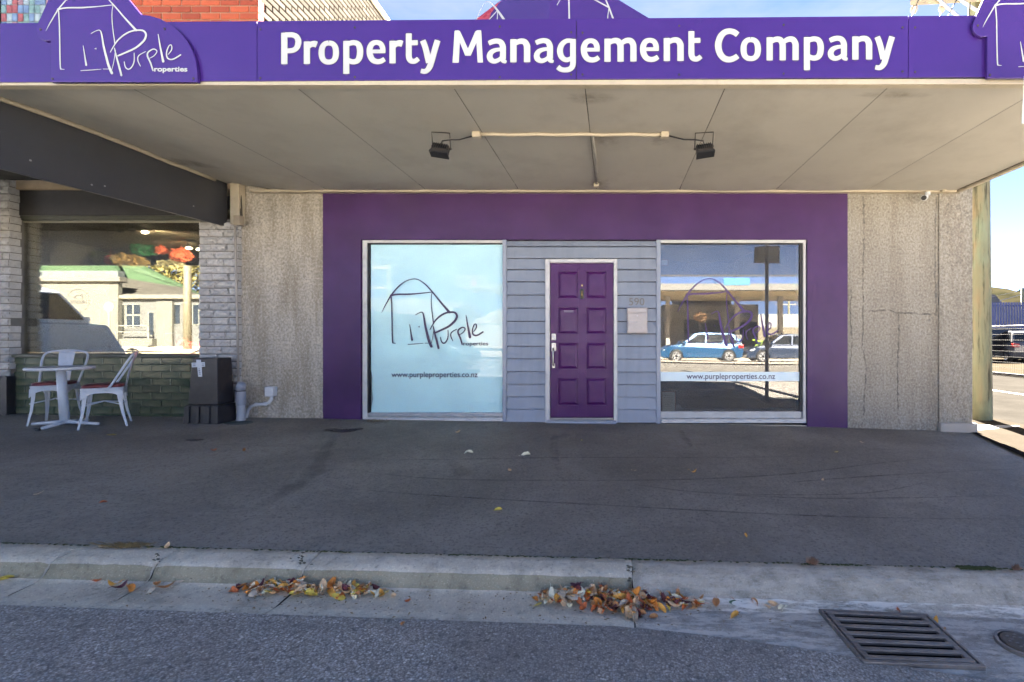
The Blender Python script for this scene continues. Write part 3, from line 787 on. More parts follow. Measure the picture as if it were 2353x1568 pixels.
GRIME = m_stain('soffit grime', (.18,.15,.11), .42, 9, .3, .62, .9, True)
def grime(px, py, rx_, ry_):
    d = 1.862*F/(CY-py); c = Vector(((px-CX)/F*d, d, 0)); mb = MB(); R = [0, .4, 1]
    n = 18
    mb.v.append(Vector((c.x, c.y, soff_z(c.x, c.y)-.019)))
    for r in (.45, 1):
        for k in range(n):
            a = 2*pi*k/n; q = r*random.uniform(.8, 1.15); x_, y_ = c.x+rx_*q*cos(a), c.y+ry_*q*sin(a); mb.v.append(Vector((x_, min(max(y_, FY+.04), 5.9), soff_z(x_, y_)-.019)))
    for k in range(n):
        mb.f.append((0, 1+k, 1+(k+1) % n)); mb.f.append((1+k, 1+n+k, 1+n+(k+1) % n, 1+(k+1) % n))
    o = mb.build('soffit_grime', GRIME, canopy); at = o.data.attributes.new('soft', 'FLOAT', 'POINT')
    for k in range(n+1): at.data[k].value = 1.0 if k == 0 else .7
for g_ in ((1360,222,.22,.10),(1395,318,.16,.16),(1378,420,.14,.25),(1515,322,.10,.10),(430,385,.4,.15),(2050,215,.3,.06)): grime(*g_)
# ------------------------------------------------------------------ fascia sign
def m_sign(name, col):
    t = MT(name)
    c = t.ramp(t.noise(.8, 3), [(.3, tuple(x*.96 for x in col)), (.7, tuple(x*1.04 for x in col))])
    c = t.mix(t.ramp(t.noise(5, 8, .75, (1, 1, .25)), [(.64, 0), (.8, .12)]), c, (.3,.27,.4))
    t.set(c, t.ramp(t.noise(3, 4), [(.3, .17), (.7, .24)]), spec=.55, coat=.35)
    t.b.inputs['Coat Roughness'].default_value = .12
    t.bump(t.noise(1.7, 2, .4), .12, .02)
    return t.m
SIGN = m_sign('purple sign panel', (.044,.0165,.150))
LETT = mat('white sign vinyl', (.53,.55,.53), .4, .03, 3)
LETT_EDGE = mat('dark letter edge', (.04,.02,.11), .5, .05)
sign = thing('fascia_sign', 'long purple fascia sign reading Property Management Company in white', 'sign', (0, FY, CAMZ+1.9))
def f_bot(X): return CAMZ+1.869+.0054*(X+4.19)
def f_top(X): return CAMZ+2.305+.0079*(X+4.2)
def pX(px, d): return (px-CX)/F*d
sd = 3.418
sedges = [pX(-140, sd), pX(590, sd), pX(1324, sd), pX(2087, sd), pX(2790, sd)]
for a, b in zip(sedges, sedges[1:]):
    a_, b_ = a+.002, b-.002
    mb = MB(); mb.hexa([(a_,sd,f_bot(a_)),(b_,sd,f_bot(b_)),(b_,sd+.012,f_bot(b_)),(a_,sd+.012,f_bot(a_))], [(a_,sd,f_top(a_)),(b_,sd,f_top(b_)),(b_,sd+.012,f_top(b_)),(a_,sd+.012,f_top(a_))])
    mb.build('sign_panel', SIGN, sign, bevel=.0015)
mb = MB(); mb.hexa([(-4.93,sd+.011,CAMZ+1.874),(4.4,sd+.011,CAMZ+1.906),(4.4,FY+.02,CAMZ+1.906),(-4.93,FY+.02,CAMZ+1.874)], [(-4.93,sd+.011,CAMZ+1.886),(4.4,sd+.011,CAMZ+1.918),(4.4,FY+.02,CAMZ+1.918),(-4.93,FY+.02,CAMZ+1.886)])
mb.build('sign_backing', BLACK, sign)
mb = MB(); mb.hexa([(-4.9,sd+.0125,f_bot(-4.9)+.02),(4.4,sd+.0125,f_bot(4.4)+.02),(4.4,FY+.05,f_bot(4.4)+.02),(-4.9,FY+.05,f_bot(-4.9)+.02)], [(-4.9,sd+.0125,f_top(-4.9)-.01),(4.4,sd+.0125,f_top(4.4)-.01),(4.4,FY+.05,f_top(4.4)-.01),(-4.9,FY+.05,f_top(-4.9)-.01)])
mb.build('sign_frame', DARKM, sign)
MPTS = [(58,685),(80,340),(84,334),(122,332),(136,338),(146,352),(226,530),(302,352),(312,338),(328,331),(366,330),(371,336),(390,683),(331,683),(318,468),(256,608),(196,608),(138,465),(127,685)]
def capM(m, dd, grow, name, par):
    cx_, cy_ = 1240/1.2074, 0; k_ = 1/3.9217/1.2074
    pts = []
    n = len(MPTS)
    for i, (x, y) in enumerate(MPTS):
        (xa, ya), (xb, yb) = MPTS[i-1], MPTS[(i+1) % n]
        t1 = Vector((x-xa, y-ya)).normalized(); t2 = Vector((xb-x, yb-y)).normalized(); nn = Vector((t1.y+t2.y, -(t1.x+t2.x)))
        nn = nn.normalized() if nn.length > 1e-6 else Vector((0,0)); pts.append((x-nn.x*grow, y-nn.y*grow))
    return MB().poly([P(cx_+x*k_, y*k_, dd) for x, y in pts]).build(name, m, par)
# ---- letters of the fascia, drawn one by one: strokes (centre line, widths) in units of the x-height
def _n(sc, bx, by, pts): return [((x-bx)/sc, (by-y)/sc) for x, y in pts]
def _g(sc, bx, by, *st): return [(_n(sc, bx, by, p), [w/sc for w in ws]) for p, ws in st]
GLYPH = {
 'P': _g(312, 95, 567, ([(138,141),(138,567)],[84,84]), ([(150,171),(200,170),(250,172),(300,195),(325,240),(327,285),(305,345),(260,378),(200,386),(150,386)],[68,68,68,74,82,82,74,68,65,65])),
 'r': _g(312, 403, 567, ([(445,262),(445,567)],[84,84]), ([(450,372),(470,330),(505,302),(545,296),(580,306)],[50,62,76,84,84])),
 'o': _g(312, 605, 567, ([(742,285),(690,298),(655,345),(645,415),(655,485),(690,530),(742,543),(795,530),(830,485),(840,415),(830,345),(795,298),(742,285)],[67,70,78,82,78,70,67,70,78,82,78,70,67])),
 'p': _g(312, 940, 567, ([(981,258),(981,705)],[82,82]), ([(985,345),(1010,305),(1050,286),(1095,284),(1140,305),(1163,355),(1168,412),(1160,475),(1135,522),(1090,542),(1040,536),(985,500)],[40,60,68,68,76,84,85,84,76,70,68,50])),
 'e': _g(312, 1258, 567, ([(1290,404),(1512,404)],[50,50]), ([(1476,412),(1473,355),(1445,302),(1388,283),(1332,303),(1303,355),(1298,412),(1310,470),(1345,522),(1400,543),(1455,536),(1502,508)],[72,74,70,64,74,80,82,82,76,70,68,62])),
 't': _g(312, 1790, 567, ([(1831,164),(1831,470)],[80,80]), ([(1831,440),(1835,495),(1855,530),(1890,543),(1925,535),(1962,506)],[80,80,76,68,66,62]), ([(1850,292),(1953,290)],[68,68])),
 'y': _g(312, 1980, 567, ([(2020,261),(2060,370),(2104,563)],[78,80,80]), ([(2222,260),(2180,400),(2140,540),(2118,610),(2085,660),(2045,680),(1995,672)],[80,80,82,80,72,66,60])),
 'C': _g(275, 100, 497, ([(372,190),(330,160),(272,146),(208,165),(160,225),(139,315),(158,405),(205,465),(268,485),(328,470),(372,440)],[68,68,66,70,76,78,76,72,68,66,64])),
 'm': _g(275, 725, 500, ([(761,226),(761,502)],[74,74]), ([(765,300),(795,268),(840,250),(885,258),(912,300),(916,350),(916,502)],[40,56,64,70,74,74,74]), ([(920,300),(950,268),(995,250),(1040,258),(1066,300),(1070,350),(1070,502)],[40,56,64,70,74,74,74])),
 'n': _g(275, 1760, 494, ([(1797,218),(1797,494)],[75,75]), ([(1800,296),(1832,262),(1880,243),(1930,252),(1957,295),(1960,345),(1960,494)],[40,56,64,70,76,76,75])),
 'a': _g(275, 1463, 497, ([(1487,268),(1535,248),(1585,241),(1632,258),(1655,305),(1657,360),(1657,440),(1663,478),(1700,492)],[56,60,60,66,72,72,72,56,30]), ([(1640,340),(1575,347),(1522,372),(1499,415),(1510,458),(1550,482),(1600,470),(1645,435)],[42,46,60,70,70,56,50,44])),
 'g': _g(255, 1195, 680, ([(1372,428),(1372,690)],[64,64]), ([(1372,662),(1368,720),(1340,757),(1290,769),(1240,762),(1203,735)],[64,62,58,54,54,56]), ([(1375,452),(1330,445),(1290,452),(1248,490),(1228,550),(1240,612),(1275,650),(1320,655),(1375,620)],[48,48,50,60,66,64,56,50,40])),
}
XH = 53.0
def letter(ch, px):
    dd = sd-.003
    by = 148.0-(px-645)*(148.0-136.6)/(2057-645)
    if ch == 'M':
        lt = capM(LETT, dd, 0, 'letter', sign); capM(LETT_EDGE, sd-.0014, 3.4, 'letter_edge', lt); return
    fn = lambda d_: (lambda u, v: tuple(P(px+u*XH, by-v*XH-u*.45, d_)))
    lt = strokes('letter', LETT, sign, fn(dd), GLYPH[ch], 1, .00012, caps=False)
    strokes('letter_edge', LETT_EDGE, lt, fn(sd-.0008), [(p, [w+.062 for w in ws]) for p, ws in GLYPH[ch]], 1, .00006, caps=True, capk=.55)
for wd, sc_, ox_, xs_ in (('Property', 4.902, 760, (95,403,605,940,1258,1568,1790,1980)), ('Managem', 3.9217, 1240, (58,430,687,942,1195,1455,1712)), ('ent', 7.843, 1700, (590,1105,1640)), ('Company', 4.357, 1960, (100,410,725,1175,1463,1760,2025))):
    for ch, x in zip(wd, xs_): letter(ch, (ox_+x/sc_)/1.2074)
def screw(px, py, parent, d):
    c = P(px, py, d); MB().cyl(c+Vector((0,.001,0)), c+Vector((0,-.004,0)), .008, 8).build('screw', DARKM, parent)
for (x, yt, yb) in ((598,68,180),(815,64,178),(1148,62,178),(1312,75,172),(1338,76,172),(1560,60,172),(1800,58,170),(2073,64,165),(2102,64,166)):
    screw(x, yt, sign, sd); screw(x, yb, sign, sd)

# shaped logo boards in front of the fascia
KX, KY = .1971, .1971
OUT = [(585,958),(585,470),(560,474),(520,478),(480,462),(450,440),(425,405),(415,365),(420,320),(432,285),(480,180),(560,0),(640,-90),(760,-190),(900,-255),(1040,-285),(1180,-270),(1300,-210),(1400,-120),(1500,0),(1570,85),(1640,172),(1750,186),(1860,220),(1960,272),(2040,325),(2110,392),(2180,480),(2235,580),(2275,700),(2295,830),(2300,958)]
SIGN2 = m_sign('lilac sign panel', (.050,.020,.158))
def logo_board(dx, dy_, label):
    d = 3.39
    t = thing('logo_board', label, 'sign', P(230+dx, 188+dy_, d))
    MB().prism([P(dx+x*KX, dy_+y*KY, d) for x, y in OUT], (0, .022, 0)).build('board', SIGN2, t, bevel=.002)
    fn = lambda x, y: tuple(P(dx+(95+2.0*x)*KX, dy_+(1.89*y-844)*KY, d-.002))
    strokes('logo', LETT, t, fn, LOGO, 2.0/1.95, .0002)
    text_on('logo_lettering', 'roperties', LETT, t, lambda u, v: tuple(P(dx+lerp(1795, 2182, u)*KX, dy_+lerp(834, 775, v)*KY, d-.003)), off=.03)
    for x, y in ((472,347),(612,922),(1920,340),(2255,918),(1240,-235)): screw(dx+x*KX, dy_+y*KY, t, d)
    return t
logo_board(0, 0, 'house shaped purple logo board on the fascia in front of the red brick wall')
logo_board(2153, -9, 'house shaped purple logo board on the fascia beside the utility pole, mostly cut off')

# two sided roof sign standing on the canopy
rs = thing('roof_sign', 'two sided gable shaped purple sign standing on the canopy behind the lettering', 'sign', P(1258, 60, 4.2))
Ap = P(1272, -90, 4.25); Bc = P(1258, 75, 4.0); Bl = P(1052, 75, 4.75); Br = P(1545, 75, 4.5)
Apl = P(1222, -44, 4.45)
ROOFP = m_sign('roof sign panel', (.055,.025,.160)); RED_REFL = mat('red brick reflection', (.42,.05,.07), .3, .1, 2)
def slab3(pts, nrm, m, name, parent, th=.02):
    return MB().prism(pts, nrm*th).build(name, m, parent)
nl = (Bl-Bc).cross(Ap-Bc); nl.normalize(); nl = nl if nl.y > 0 else -nl
nr = (Br-Bc).cross(Ap-Bc); nr.normalize(); nr = nr if nr.y > 0 else -nr
slab3([Bl, Bc, Ap], nl, ROOFP, 'sign_face', rs); slab3([Bc, Br, Ap], nr, ROOFP, 'sign_face', rs)
def onplane(q, n_): return lambda px, py: (lambda r, o_: o_+r*((q-o_).dot(n_)/r.dot(n_)))(P(px, py, 1)-Vector((0,0,CAMZ)), Vector((0,0,CAMZ)))
pl, pr = onplane(Bc, nl), onplane(Bc, nr)
kq = 1/3.9217/1.2074; ox = 1240/1.2074
strokes('logo', LETT, rs, lambda x, y: pr(ox+x*kq, y*kq)-nr*.003, [([(1235,-10),(1195,60)],[10,8]),([(1322,-60),(1328,240)],[16,16]),([(1590,-5),(1755,85)],[12,16]),([(1718,-10),(1760,90),(1815,240)],[14,17,19]),([(1760,90),(1748,170),(1745,240)],[9,9,9])], 1, .0004, -nr)
strokes('logo', LETT, rs, lambda x, y: pl(ox+x*kq, y*kq)-nl*.003, [([(316,240),(345,155),(395,60),(435,22),(480,38),(540,105),(595,180),(640,250)],[9,9,8,8,12,20,24,26]),([(548,120),(440,240)],[8,12]),([(552,128),(547,240)],[9,9])], 1, .0004, -nl)
slab3([pl(1052,75)-nl*.0015, pl(1117,75)-nl*.0015, pl(1128,30)-nl*.0015, pl(1150,3)-nl*.0015], nl, RED_REFL, 'red_reflection', rs, .001)  # red patch painting the brick wall's reflection onto the sign face
MB().tube([P(1320,60,4.9), P(1320,-20,4.6)], .02, 6).build('strut', GALV, rs)
MB().box(Bl.x, Br.x, 4.05, 4.9, CAMZ+2.27, CAMZ+2.30).build('sign_base', DARKM, rs)

# ------------------------------------------------------------------ floodlights, conduit, camera
def floodlight(px, py, flip, label):
    d = 4.22
    t = thing('floodlight', label, 'floodlight', P(px, py, d), 0, 'floodlights hung under the canopy')
    c = P(px, py, d); s = 1 if not flip else -1
    R = Matrix.Rotation(radians(9*s), 3, 'Y') @ Matrix.Rotation(radians(-24), 3, 'X')
    def T(x, y, z): return c+R @ Vector((x*s, y, z))
    w = .078
    mb = MB(); mb.hexa([T(-w,-.03,-.035),T(w,-.03,-.035),T(w,.025,-.035),T(-w,.025,-.035)], [T(-w*.9,-.03,.045),T(w*.9,-.03,.045),T(w*.9,.025,.045),T(-w*.9,.025,.045)]); mb.build('housing', DARKM, t, bevel=.006)
    mb = MB()
    for k in range(7): mb.box(0, 0, 0, 0, 0, 0) if False else mb.hexa([T(-w*.75+k*w*.25-.004,-.044,-.012),T(-w*.75+k*w*.25+.004,-.044,-.012),T(-w*.75+k*w*.25+.004,-.028,-.012),T(-w*.75+k*w*.25-.004,-.028,-.012)], [T(-w*.75+k*w*.25-.004,-.044,.04),T(-w*.75+k*w*.25+.004,-.044,.04),T(-w*.75+k*w*.25+.004,-.028,.04),T(-w*.75+k*w*.25-.004,-.028,.04)])
    mb.build('cooling_fins', BLACK, t)
    mb = MB(); mb.hexa([T(-w*1.08,-.035,-.058),T(w*1.08,-.035,-.058),T(w*1.08,.045,-.058),T(-w*1.08,.045,-.058)], [T(-w*1.02,-.035,-.034),T(w*1.02,-.035,-.034),T(w*1.02,.045,-.034),T(-w*1.02,.045,-.034)]); mb.build('lamp_glass', BLACK, t, bevel=.004)
    sz = soff_z(c.x, d)
    sgn = s
    mb = MB(); mb.tube([T(-w*1.05,0,.03), (c.x-.082*sgn, d+.0, sz-.012+0), (c.x+.082*sgn, d+.0, sz-.022), T(w*1.05,0,.03)], .0055, 6); mb.build('bracket', DARKM, t)
    MB().cyl(T(-w*1.15,0,.03), T(-w*.95,0,.03), .012, 8).build('bracket_bolt', DARKM, t); MB().cyl(T(w*1.15,0,.03), T(w*.95,0,.03), .012, 8).build('bracket_bolt', DARKM, t)
    jb = P(1090 if not flip else 1533, 312 if not flip else 312, 4.25)
    e = Vector((jb.x, 4.25, soff_z(jb.x, 4.25)-.03))
    a = T(-.01, 0, .048)
    mb = MB(); mb.tube([a, a+Vector((.01*s,0,.045)), a+Vector((.08*s,.01,.06)), lerp(a, e, .55)+Vector((0,0,.005)), e], .0065, 6); mb.build('lamp_cable', BLACK, t, smooth=True)
floodlight(1012, 345, False, 'black floodlight hanging under the canopy at the left end of the conduit')
floodlight(1618, 345, True, 'black floodlight hanging under the canopy at the right end of the conduit')
cd = thing('cable_conduit', 'cream cable conduit running along the soffit between the two floodlights', 'conduit', (-.3, 4.35, CAMZ+1.85))
ZC = CAMZ+1.86
xa, xb = pX(1098, 4.25), pX(1524, 4.25)
cz = soff_z(0, 4.25)-.022
MB().tube([(lerp(xa, xb, k/12), 4.25, cz+.004*sin(k*2.1)) for k in range(13)], .016, 8).build('conduit', CREAM, cd, smooth=True)
xm = pX(1362, 4.27)
MB().tube([(xm, 4.27, cz), (xm+.005, 4.9, cz+.002), (pX(1370,5.66), 5.66, cz)], .012, 8).build('conduit', mat('grey conduit', (.33,.31,.27), .6), cd, smooth=True)
for (x, y) in ((xa-.012, 4.25), (xb+.012, 4.25)): MB().box(x-.036, x+.036, y-.03, y+.03, cz-.030, cz+.02).build('junction_box', CREAM, cd, bevel=.004)
x = pX(1370, 5.68); MB().box(x-.03, x+.03, 5.62, 5.69, cz-.03, cz+.02).build('junction_box', CREAM, cd, bevel=.004)
sc = thing('security_camera', 'small white bullet security camera fixed under the canopy near the corner', 'camera', P(2127, 450, 5.85))
c = P(2124, 455, 5.82)
MB().cyl(P(2131,442,5.88), P(2131,449,5.88), .03, 14).build('mount', WHITE, sc); MB().tube([P(2131,447,5.88), P(2129,453,5.86)], .014, 8).build('arm', WHITE, sc)
MB().tube([c+Vector((.055,.06,.028)), c+Vector((.0,-.0,.0)), c+Vector((-.035,-.04,-.012))], [.030,.034,.034], 14).build('housing', WHITE, sc, smooth=False, bevel=.003)
MB().tube([c+Vector((-.03,-.034,-.010)), c+Vector((-.044,-.05,-.016))], [.031,.029], 14).build('lens', BLACK, sc)
x = P(2167, 436, 5.9); MB().cyl((x.x, 5.89, CAMZ+1.83), (x.x, 5.89, CAMZ+1.885), .028, 12).build('pipe_stub', CREAM, canopy)

# ------------------------------------------------------------------ letterbox
lb2 = thing('letterbox', 'silver metal letterbox fixed to the weatherboards under the house number', 'letterbox', P(1463, 767, 5.98))
a = P(1440.5, 707.5, 5.97); b = P(1486.5, 767, 5.97)
LBM = mat('dented tin', (.36,.33,.31), .42, .08, 12, .5, 16, .006, metal=.45, dirt=.25, dirtcol=(.45,.25,.2), dscale=14)
MB().box(a.x, b.x, 5.925, 5.999, b.z, a.z).build('box_body', LBM, lb2, bevel=.006)
MB().box(a.x+.012, b.x-.012, 5.917, 5.926, b.z+.015, a.z-.072).build('box_door', LBM, lb2, bevel=.003)
MB().box(a.x+.008, b.x-.008, 5.915, 5.926, a.z-.066, a.z-.012).build('mail_flap', LBM, lb2, bevel=.003)
k = (a+b)/2; MB().cyl((k.x, 5.918, a.z-.105), (k.x, 5.908, a.z-.105), .010, 10).build('lock', GALV, lb2)
# papers in the office window
PAPER = mat('white paper', (.62,.68,.70), .7, .04); REDL = mat('red paper edge', (.45,.12,.08), .7)
def sheet(px0, py0, px1, py1, label, lines_):
    d = GLY+.016
    a = P(px0, py0, d); b = P(px1, py1, d)
    t = thing('notice', label, 'notice', (a.x, d, b.z))
    MB().box(a.x, b.x, d, d+.003, b.z, a.z).build('notice_border', REDL, t)
    MB().box(a.x+.008, b.x-.008, d-.0015, d-.0004, b.z+.008, a.z-.008).build('notice_paper', PAPER, t)
    mb = MB()
    for k in range(lines_):
        z = lerp(a.z-.02, b.z+.03, (k+.5)/lines_); mb.box(a.x+.02, lerp(a.x+.02, b.x-.02, random.uniform(.6,1)), d-.0028, d-.0018, z-.0022, z+.0022)
    mb.build('notice_print', mat('grey print', (.25,.27,.3), .8), t)
sheet(1520, 900, 1552, 950, 'tall printed notice in a red border at the bottom corner of the clear window', 10)
sheet(1518, 597, 1535, 611, 'tiny white sticker with red border high in the clear window', 2)
mb = MB(); c = P(1558, 938, GLY+.12); mb.ball(c, .05, 7, 5, (1.2,.5,.9), .4)
tag(mb.build('crumpled_paper', mat('crumpled white paper', (.55,.55,.56), .8)), 'crumpled white paper lying inside the clear window beside the notice', 'paper')
# ------------------------------------------------------------------ brick cafe building on the left
cafe = thing('cafe_building', 'two storey brick building on the left with a cafe window and green tiled base', 'building', (-7, 6.0, wall_z(-7)))
def brick_mesh(w, h, dpt, rough=0, n=5, mm=3):
    """one brick, front at y=0, centred on x and z; rough: depth of its split face"""
    mb = MB(); b = .004
    if rough:
        mb.grid(lambda u, v: (lerp(-w/2, w/2, u)*(.985 if v in (0, 1) else 1), (-random.uniform(.2, 1)*rough if 0 < u < 1 and 0 < v < 1 else random.uniform(-.25, .15)*rough), lerp(-h/2, h/2, v)), n, mm)
        for s in (-1, 1):
            mb.poly([(s*w/2, 0, -h/2), (s*w/2, dpt, -h/2), (s*w/2, dpt, h/2), (s*w/2, 0, h/2)])
            mb.poly([(-w/2, 0, s*h/2), (w/2, 0, s*h/2), (w/2, dpt, s*h/2), (-w/2, dpt, s*h/2)])
    else:
        mb.add([(-w/2,b,-h/2),(w/2,b,-h/2),(w/2,dpt,-h/2),(-w/2,dpt,-h/2),(-w/2,b,h/2),(w/2,b,h/2),(w/2,dpt,h/2),(-w/2,dpt,h/2),
                (-w/2+b,0,-h/2+b),(w/2-b,0,-h/2+b),(w/2-b,0,h/2-b),(-w/2+b,0,h/2-b)],
               [(8,9,10,11),(0,1,9,8),(1,5,10,9),(5,4,11,10),(4,0,8,11),(1,2,6,5),(0,4,7,3),(0,3,2,1),(4,5,6,7)])
    return mb
def brick_lib(w, h, dpt, m, rough=0, k=4, name='brick'):
    out = []
    for _ in range(k):
        me = brick_mesh(w, h, dpt, rough).mesh(name); me.materials.append(m); out.append(me)
    return out
WB = mat('white painted split brick', (.58,.565,.54), .75, .16, 14, 1, 30, .02, rnd=.10, dirt=.55, dirtcol=(.20,.18,.15), dscale=16)
MORT_W = mat('shadow dark mortar', (.17,.16,.145), .85, .15, 8, .5, 60, .004)  # darkened so that the joint shadows lie in the mortar colour
RB = mat('red brick', (.40,.075,.028), .85, .18, 7, .5, 70, .004, rnd=.22, dirt=.35, dirtcol=(.20,.035,.02), dscale=9)
MORT_R = mat('buff mortar', (.44,.33,.21), .9, .15, 9, .5, 60, .004)
WS = mat('dimmed white brick', (.13,.12,.104), 1.0, .14, 7, .4, 60, .004, spec=0, rnd=.22, dirt=.4, dirtcol=(.055,.038,.022), dscale=6)
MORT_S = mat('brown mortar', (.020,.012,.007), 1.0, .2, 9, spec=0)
def m_greenbrick():
    t = MT('green glazed brick')
    c = t.ramp(t.noise(2.4, 5, .6), [(.38, (.030,.062,.036)), (.5, (.085,.10,.06)), (.62, (.17,.165,.105))])
    c = t.mix(t.ramp(t.noise(22, 5), [(.5, 0), (.75, .4)]), c, (.03,.05,.03))
    oi = t.n('ShaderNodeObjectInfo'); hv = t.n('ShaderNodeHueSaturation'); t.l(t.math('ADD', t.math('MULTIPLY', oi.outputs['Random'], .35), .82), hv.inputs['Value']); t.l(c, hv.inputs['Color'])
    t.set(hv.outputs[0], .22, spec=.6); t.bump(t.noise(14, 4), .25, .006)
    return t.m
GB = m_greenbrick()
MORT_G = mat('green mortar', (.05,.075,.045), .6, .2, 9)
# upper front, right end at X=-4.58
XE = -4.58
MB().box(-12, XE-.02, 6.012, 6.3, CAMZ+1.9, CAMZ+6.35).build('upper_wall', MORT_R, cafe)
lib = brick_lib(.238, .078, .1, RB, 0, 2)
zc = CAMZ+4.045; row = 0
while zc < CAMZ+4.72:
    x = XE-.12-(.0 if row % 2 else .125)+.0
    if row % 2 == 0:
        me = brick_mesh(.113, .078, .1).mesh('brick'); me.materials.append(RB); put('brick', me, cafe, (XE-.0585, 6.0, zc))
        x = XE-.125-.12
    while x > P(296, 0, 6).x-.1:
        put('brick', random.choice(lib), cafe, (x, 6.0+random.uniform(-.0015, .0015), zc)); x -= .2505
    zc += .0895; row += 1
# side wall of white bricks, colour kept dark against the full sun
MB().box(XE-.06, XE-.012, 6.02, 9.5, CAMZ+3.85, CAMZ+6.36).build('side_wall', MORT_S, cafe)
MB().box(-12, XE-.06, 6.3, 18, CAMZ+1.9, CAMZ+6.3).build('core_wall', DARKM, cafe)
mb = MB(); mb.box(XE-.3, XE+.03, 6.0, 9.5, CAMZ+6.365, CAMZ+6.47); mb.build('parapet_coping', KERB_OLD, cafe, bevel=.01)
libs = []
for _ in range(2):
    m_ = brick_mesh(.232, .070, .05)
    m_.v = [Vector((-v.y, v.x, v.z)) for v in m_.v]
    me = m_.mesh('brick'); me.materials.append(WS); libs.append(me)
zc = CAMZ+4.045; row = 0; cnt = 0
while zc < CAMZ+6.34:
    yc = 6.13+(.125 if row % 2 else 0)
    h = zc-CAMZ
    while yc < 9.45:
        lo = 715/F*yc; hi = 800/F*yc
        if lo-.12 < h < hi+.05: put('brick', random.choice(libs), cafe, (XE+random.uniform(-.001, .001), yc, zc)); cnt += 1
        yc += .2505
    zc += .0895; row += 1
# stained glass window
sg = P(-10, 68, 6.0); sh = P(131, -60, 6.0)
GLZ = [mat('stained glass '+n, c, .12, .25, 12, .6, 20, .01, spec=.8) for n, c in (('blue', (.16,.24,.36)), ('red', (.34,.10,.09)), ('pale', (.30,.38,.40)), ('rose', (.30,.18,.20)), ('green', (.18,.30,.28)))]
wf = MB(); wf.box(P(2,0,6).x-.06, P(2,0,6).x, 5.985, 6.02, sg.z-.03, CAMZ+4.75).build('leadlight_frame', BLACK, cafe)
wf = MB().box(P(2,0,6).x, P(134,0,6).x, 6.0, 6.03, sg.z-.2, CAMZ+4.9).build('leadlight_window', mat('leadlight backing', (.12,.15,.17), .4), cafe)
nx_, nzr = 10, 5
for i in range(nx_):
    for j in range(nzr):
        xa = lerp(P(3,0,6).x, P(132,0,6).x, i/nx_); xb = lerp(P(3,0,6).x, P(132,0,6).x, (i+1)/nx_); za = sg.z-.12+j*.108
        MB().box(xa+.004, xb-.004, 5.988+random.uniform(0,.004), 6.0, za+.004, za+.104).build('glass_pane', random.choice(GLZ), wf, bevel=.003, seg=1)
# split faced pillars
def pillar(xa, xb, yf, zt, zb, lib_, jag, h=.0938):
    z = zt; r = 0
    while z > zb-.05:
        x = xa-(.08 if r % 2 else 0)+random.uniform(-.015, .015)
        while x < xb-.02:
            w = min(random.choice((.19, .21, .235)), xb-x)
            if xb-(x+w) < .06: w = xb-x
            x_a = max(x, xa)
            ww = x+w-x_a
            if ww > .03:
                me = brick_mesh(ww-.010, h-.011, .12, .036, 7, 4).mesh('brick'); me.materials.append(WB)
                put('brick', me, cafe, ((x_a+x+w)/2+(random.uniform(-.005, jag) if x+w >= xb-.01 else 0), yf+random.uniform(-.006, .006), z-h/2))
            x += w
        z -= h; r += 1
pR0, pR1 = P(457, 0, 5.95).x, P(548, 0, 5.95).x
MB().box(pR0+.004, pR1-.01, 5.965, 6.3, bz(-5), CAMZ+1.5).build('pillar_core', MORT_W, cafe)
pillar(pR0, pR1, 5.945, CAMZ+1.46, wall_z(-5.1), None, .010)
pL0, pL1 = P(-60, 0, 5.95).x, P(22, 0, 5.95).x
MB().box(pL0, pL1-.008, 5.965, 6.3, bz(-7.8), CAMZ+2.25).build('pillar_core', MORT_W, cafe)
pillar(pL1-.30, pL1, 5.945, CAMZ+2.20, CAMZ-.50, None, .012)
MB().box(pL0, pL1+.01, 5.91, 6.05, bz(-7.8), CAMZ-.51).build('black_plinth', mat('black plinth paint', (.018,.018,.022), .5, .15, 5), cafe, bevel=.006)
# green base
zb_t = P(0, 822, 6.0).z
bx0, bx1 = pL1+.005, pR0+.01
MB().box(bx0, bx1, 6.012, 6.3, bz(-6.5), zb_t+.0).build('base_wall', MORT_G, cafe)
lib = brick_lib(.243, .083, .06, GB, 0, 2)
z = zb_t-.045; r = 0
vents = [(P(140,940,6).x, .07), (P(300,940,6).x, .11)]
while z > wall_z(-6.5)-.06:
    x = bx0+(.125 if r % 2 else 0)
    while x < bx1+.05:
        if not any(abs(x-vx) < .1 and z < wall_z(-6.5)+.16 for vx, _ in vents[1:]):
            put('brick', random.choice(lib), cafe, (x, 6.0+random.uniform(-.002, .002), z))
        x += .251
    z -= .0905; r += 1
VENT = mat('green vent', (.075,.095,.06), .5)
for vx, w in vents[1:]:
    mb = MB(); zc = wall_z(-6.2)+.09
    for k in range(8): mb.box(vx-w, vx+w, 5.995, 6.01, zc-.075+k*.02, zc-.065+k*.02)
    for k in range(10): mb.box(vx-w+k*w*2/9-.003, vx-w+k*w*2/9+.003, 5.992, 6.008, zc-.08, zc+.08)
    mb.build('air_vent', VENT, cafe)
MB().box(bx0-.02, bx1-.006, 5.97, 6.1, zb_t+.002, zb_t+.045).build('window_sill', mat('dark green sill', (.05,.06,.04), .5, .15, 6), cafe, bevel=.006)
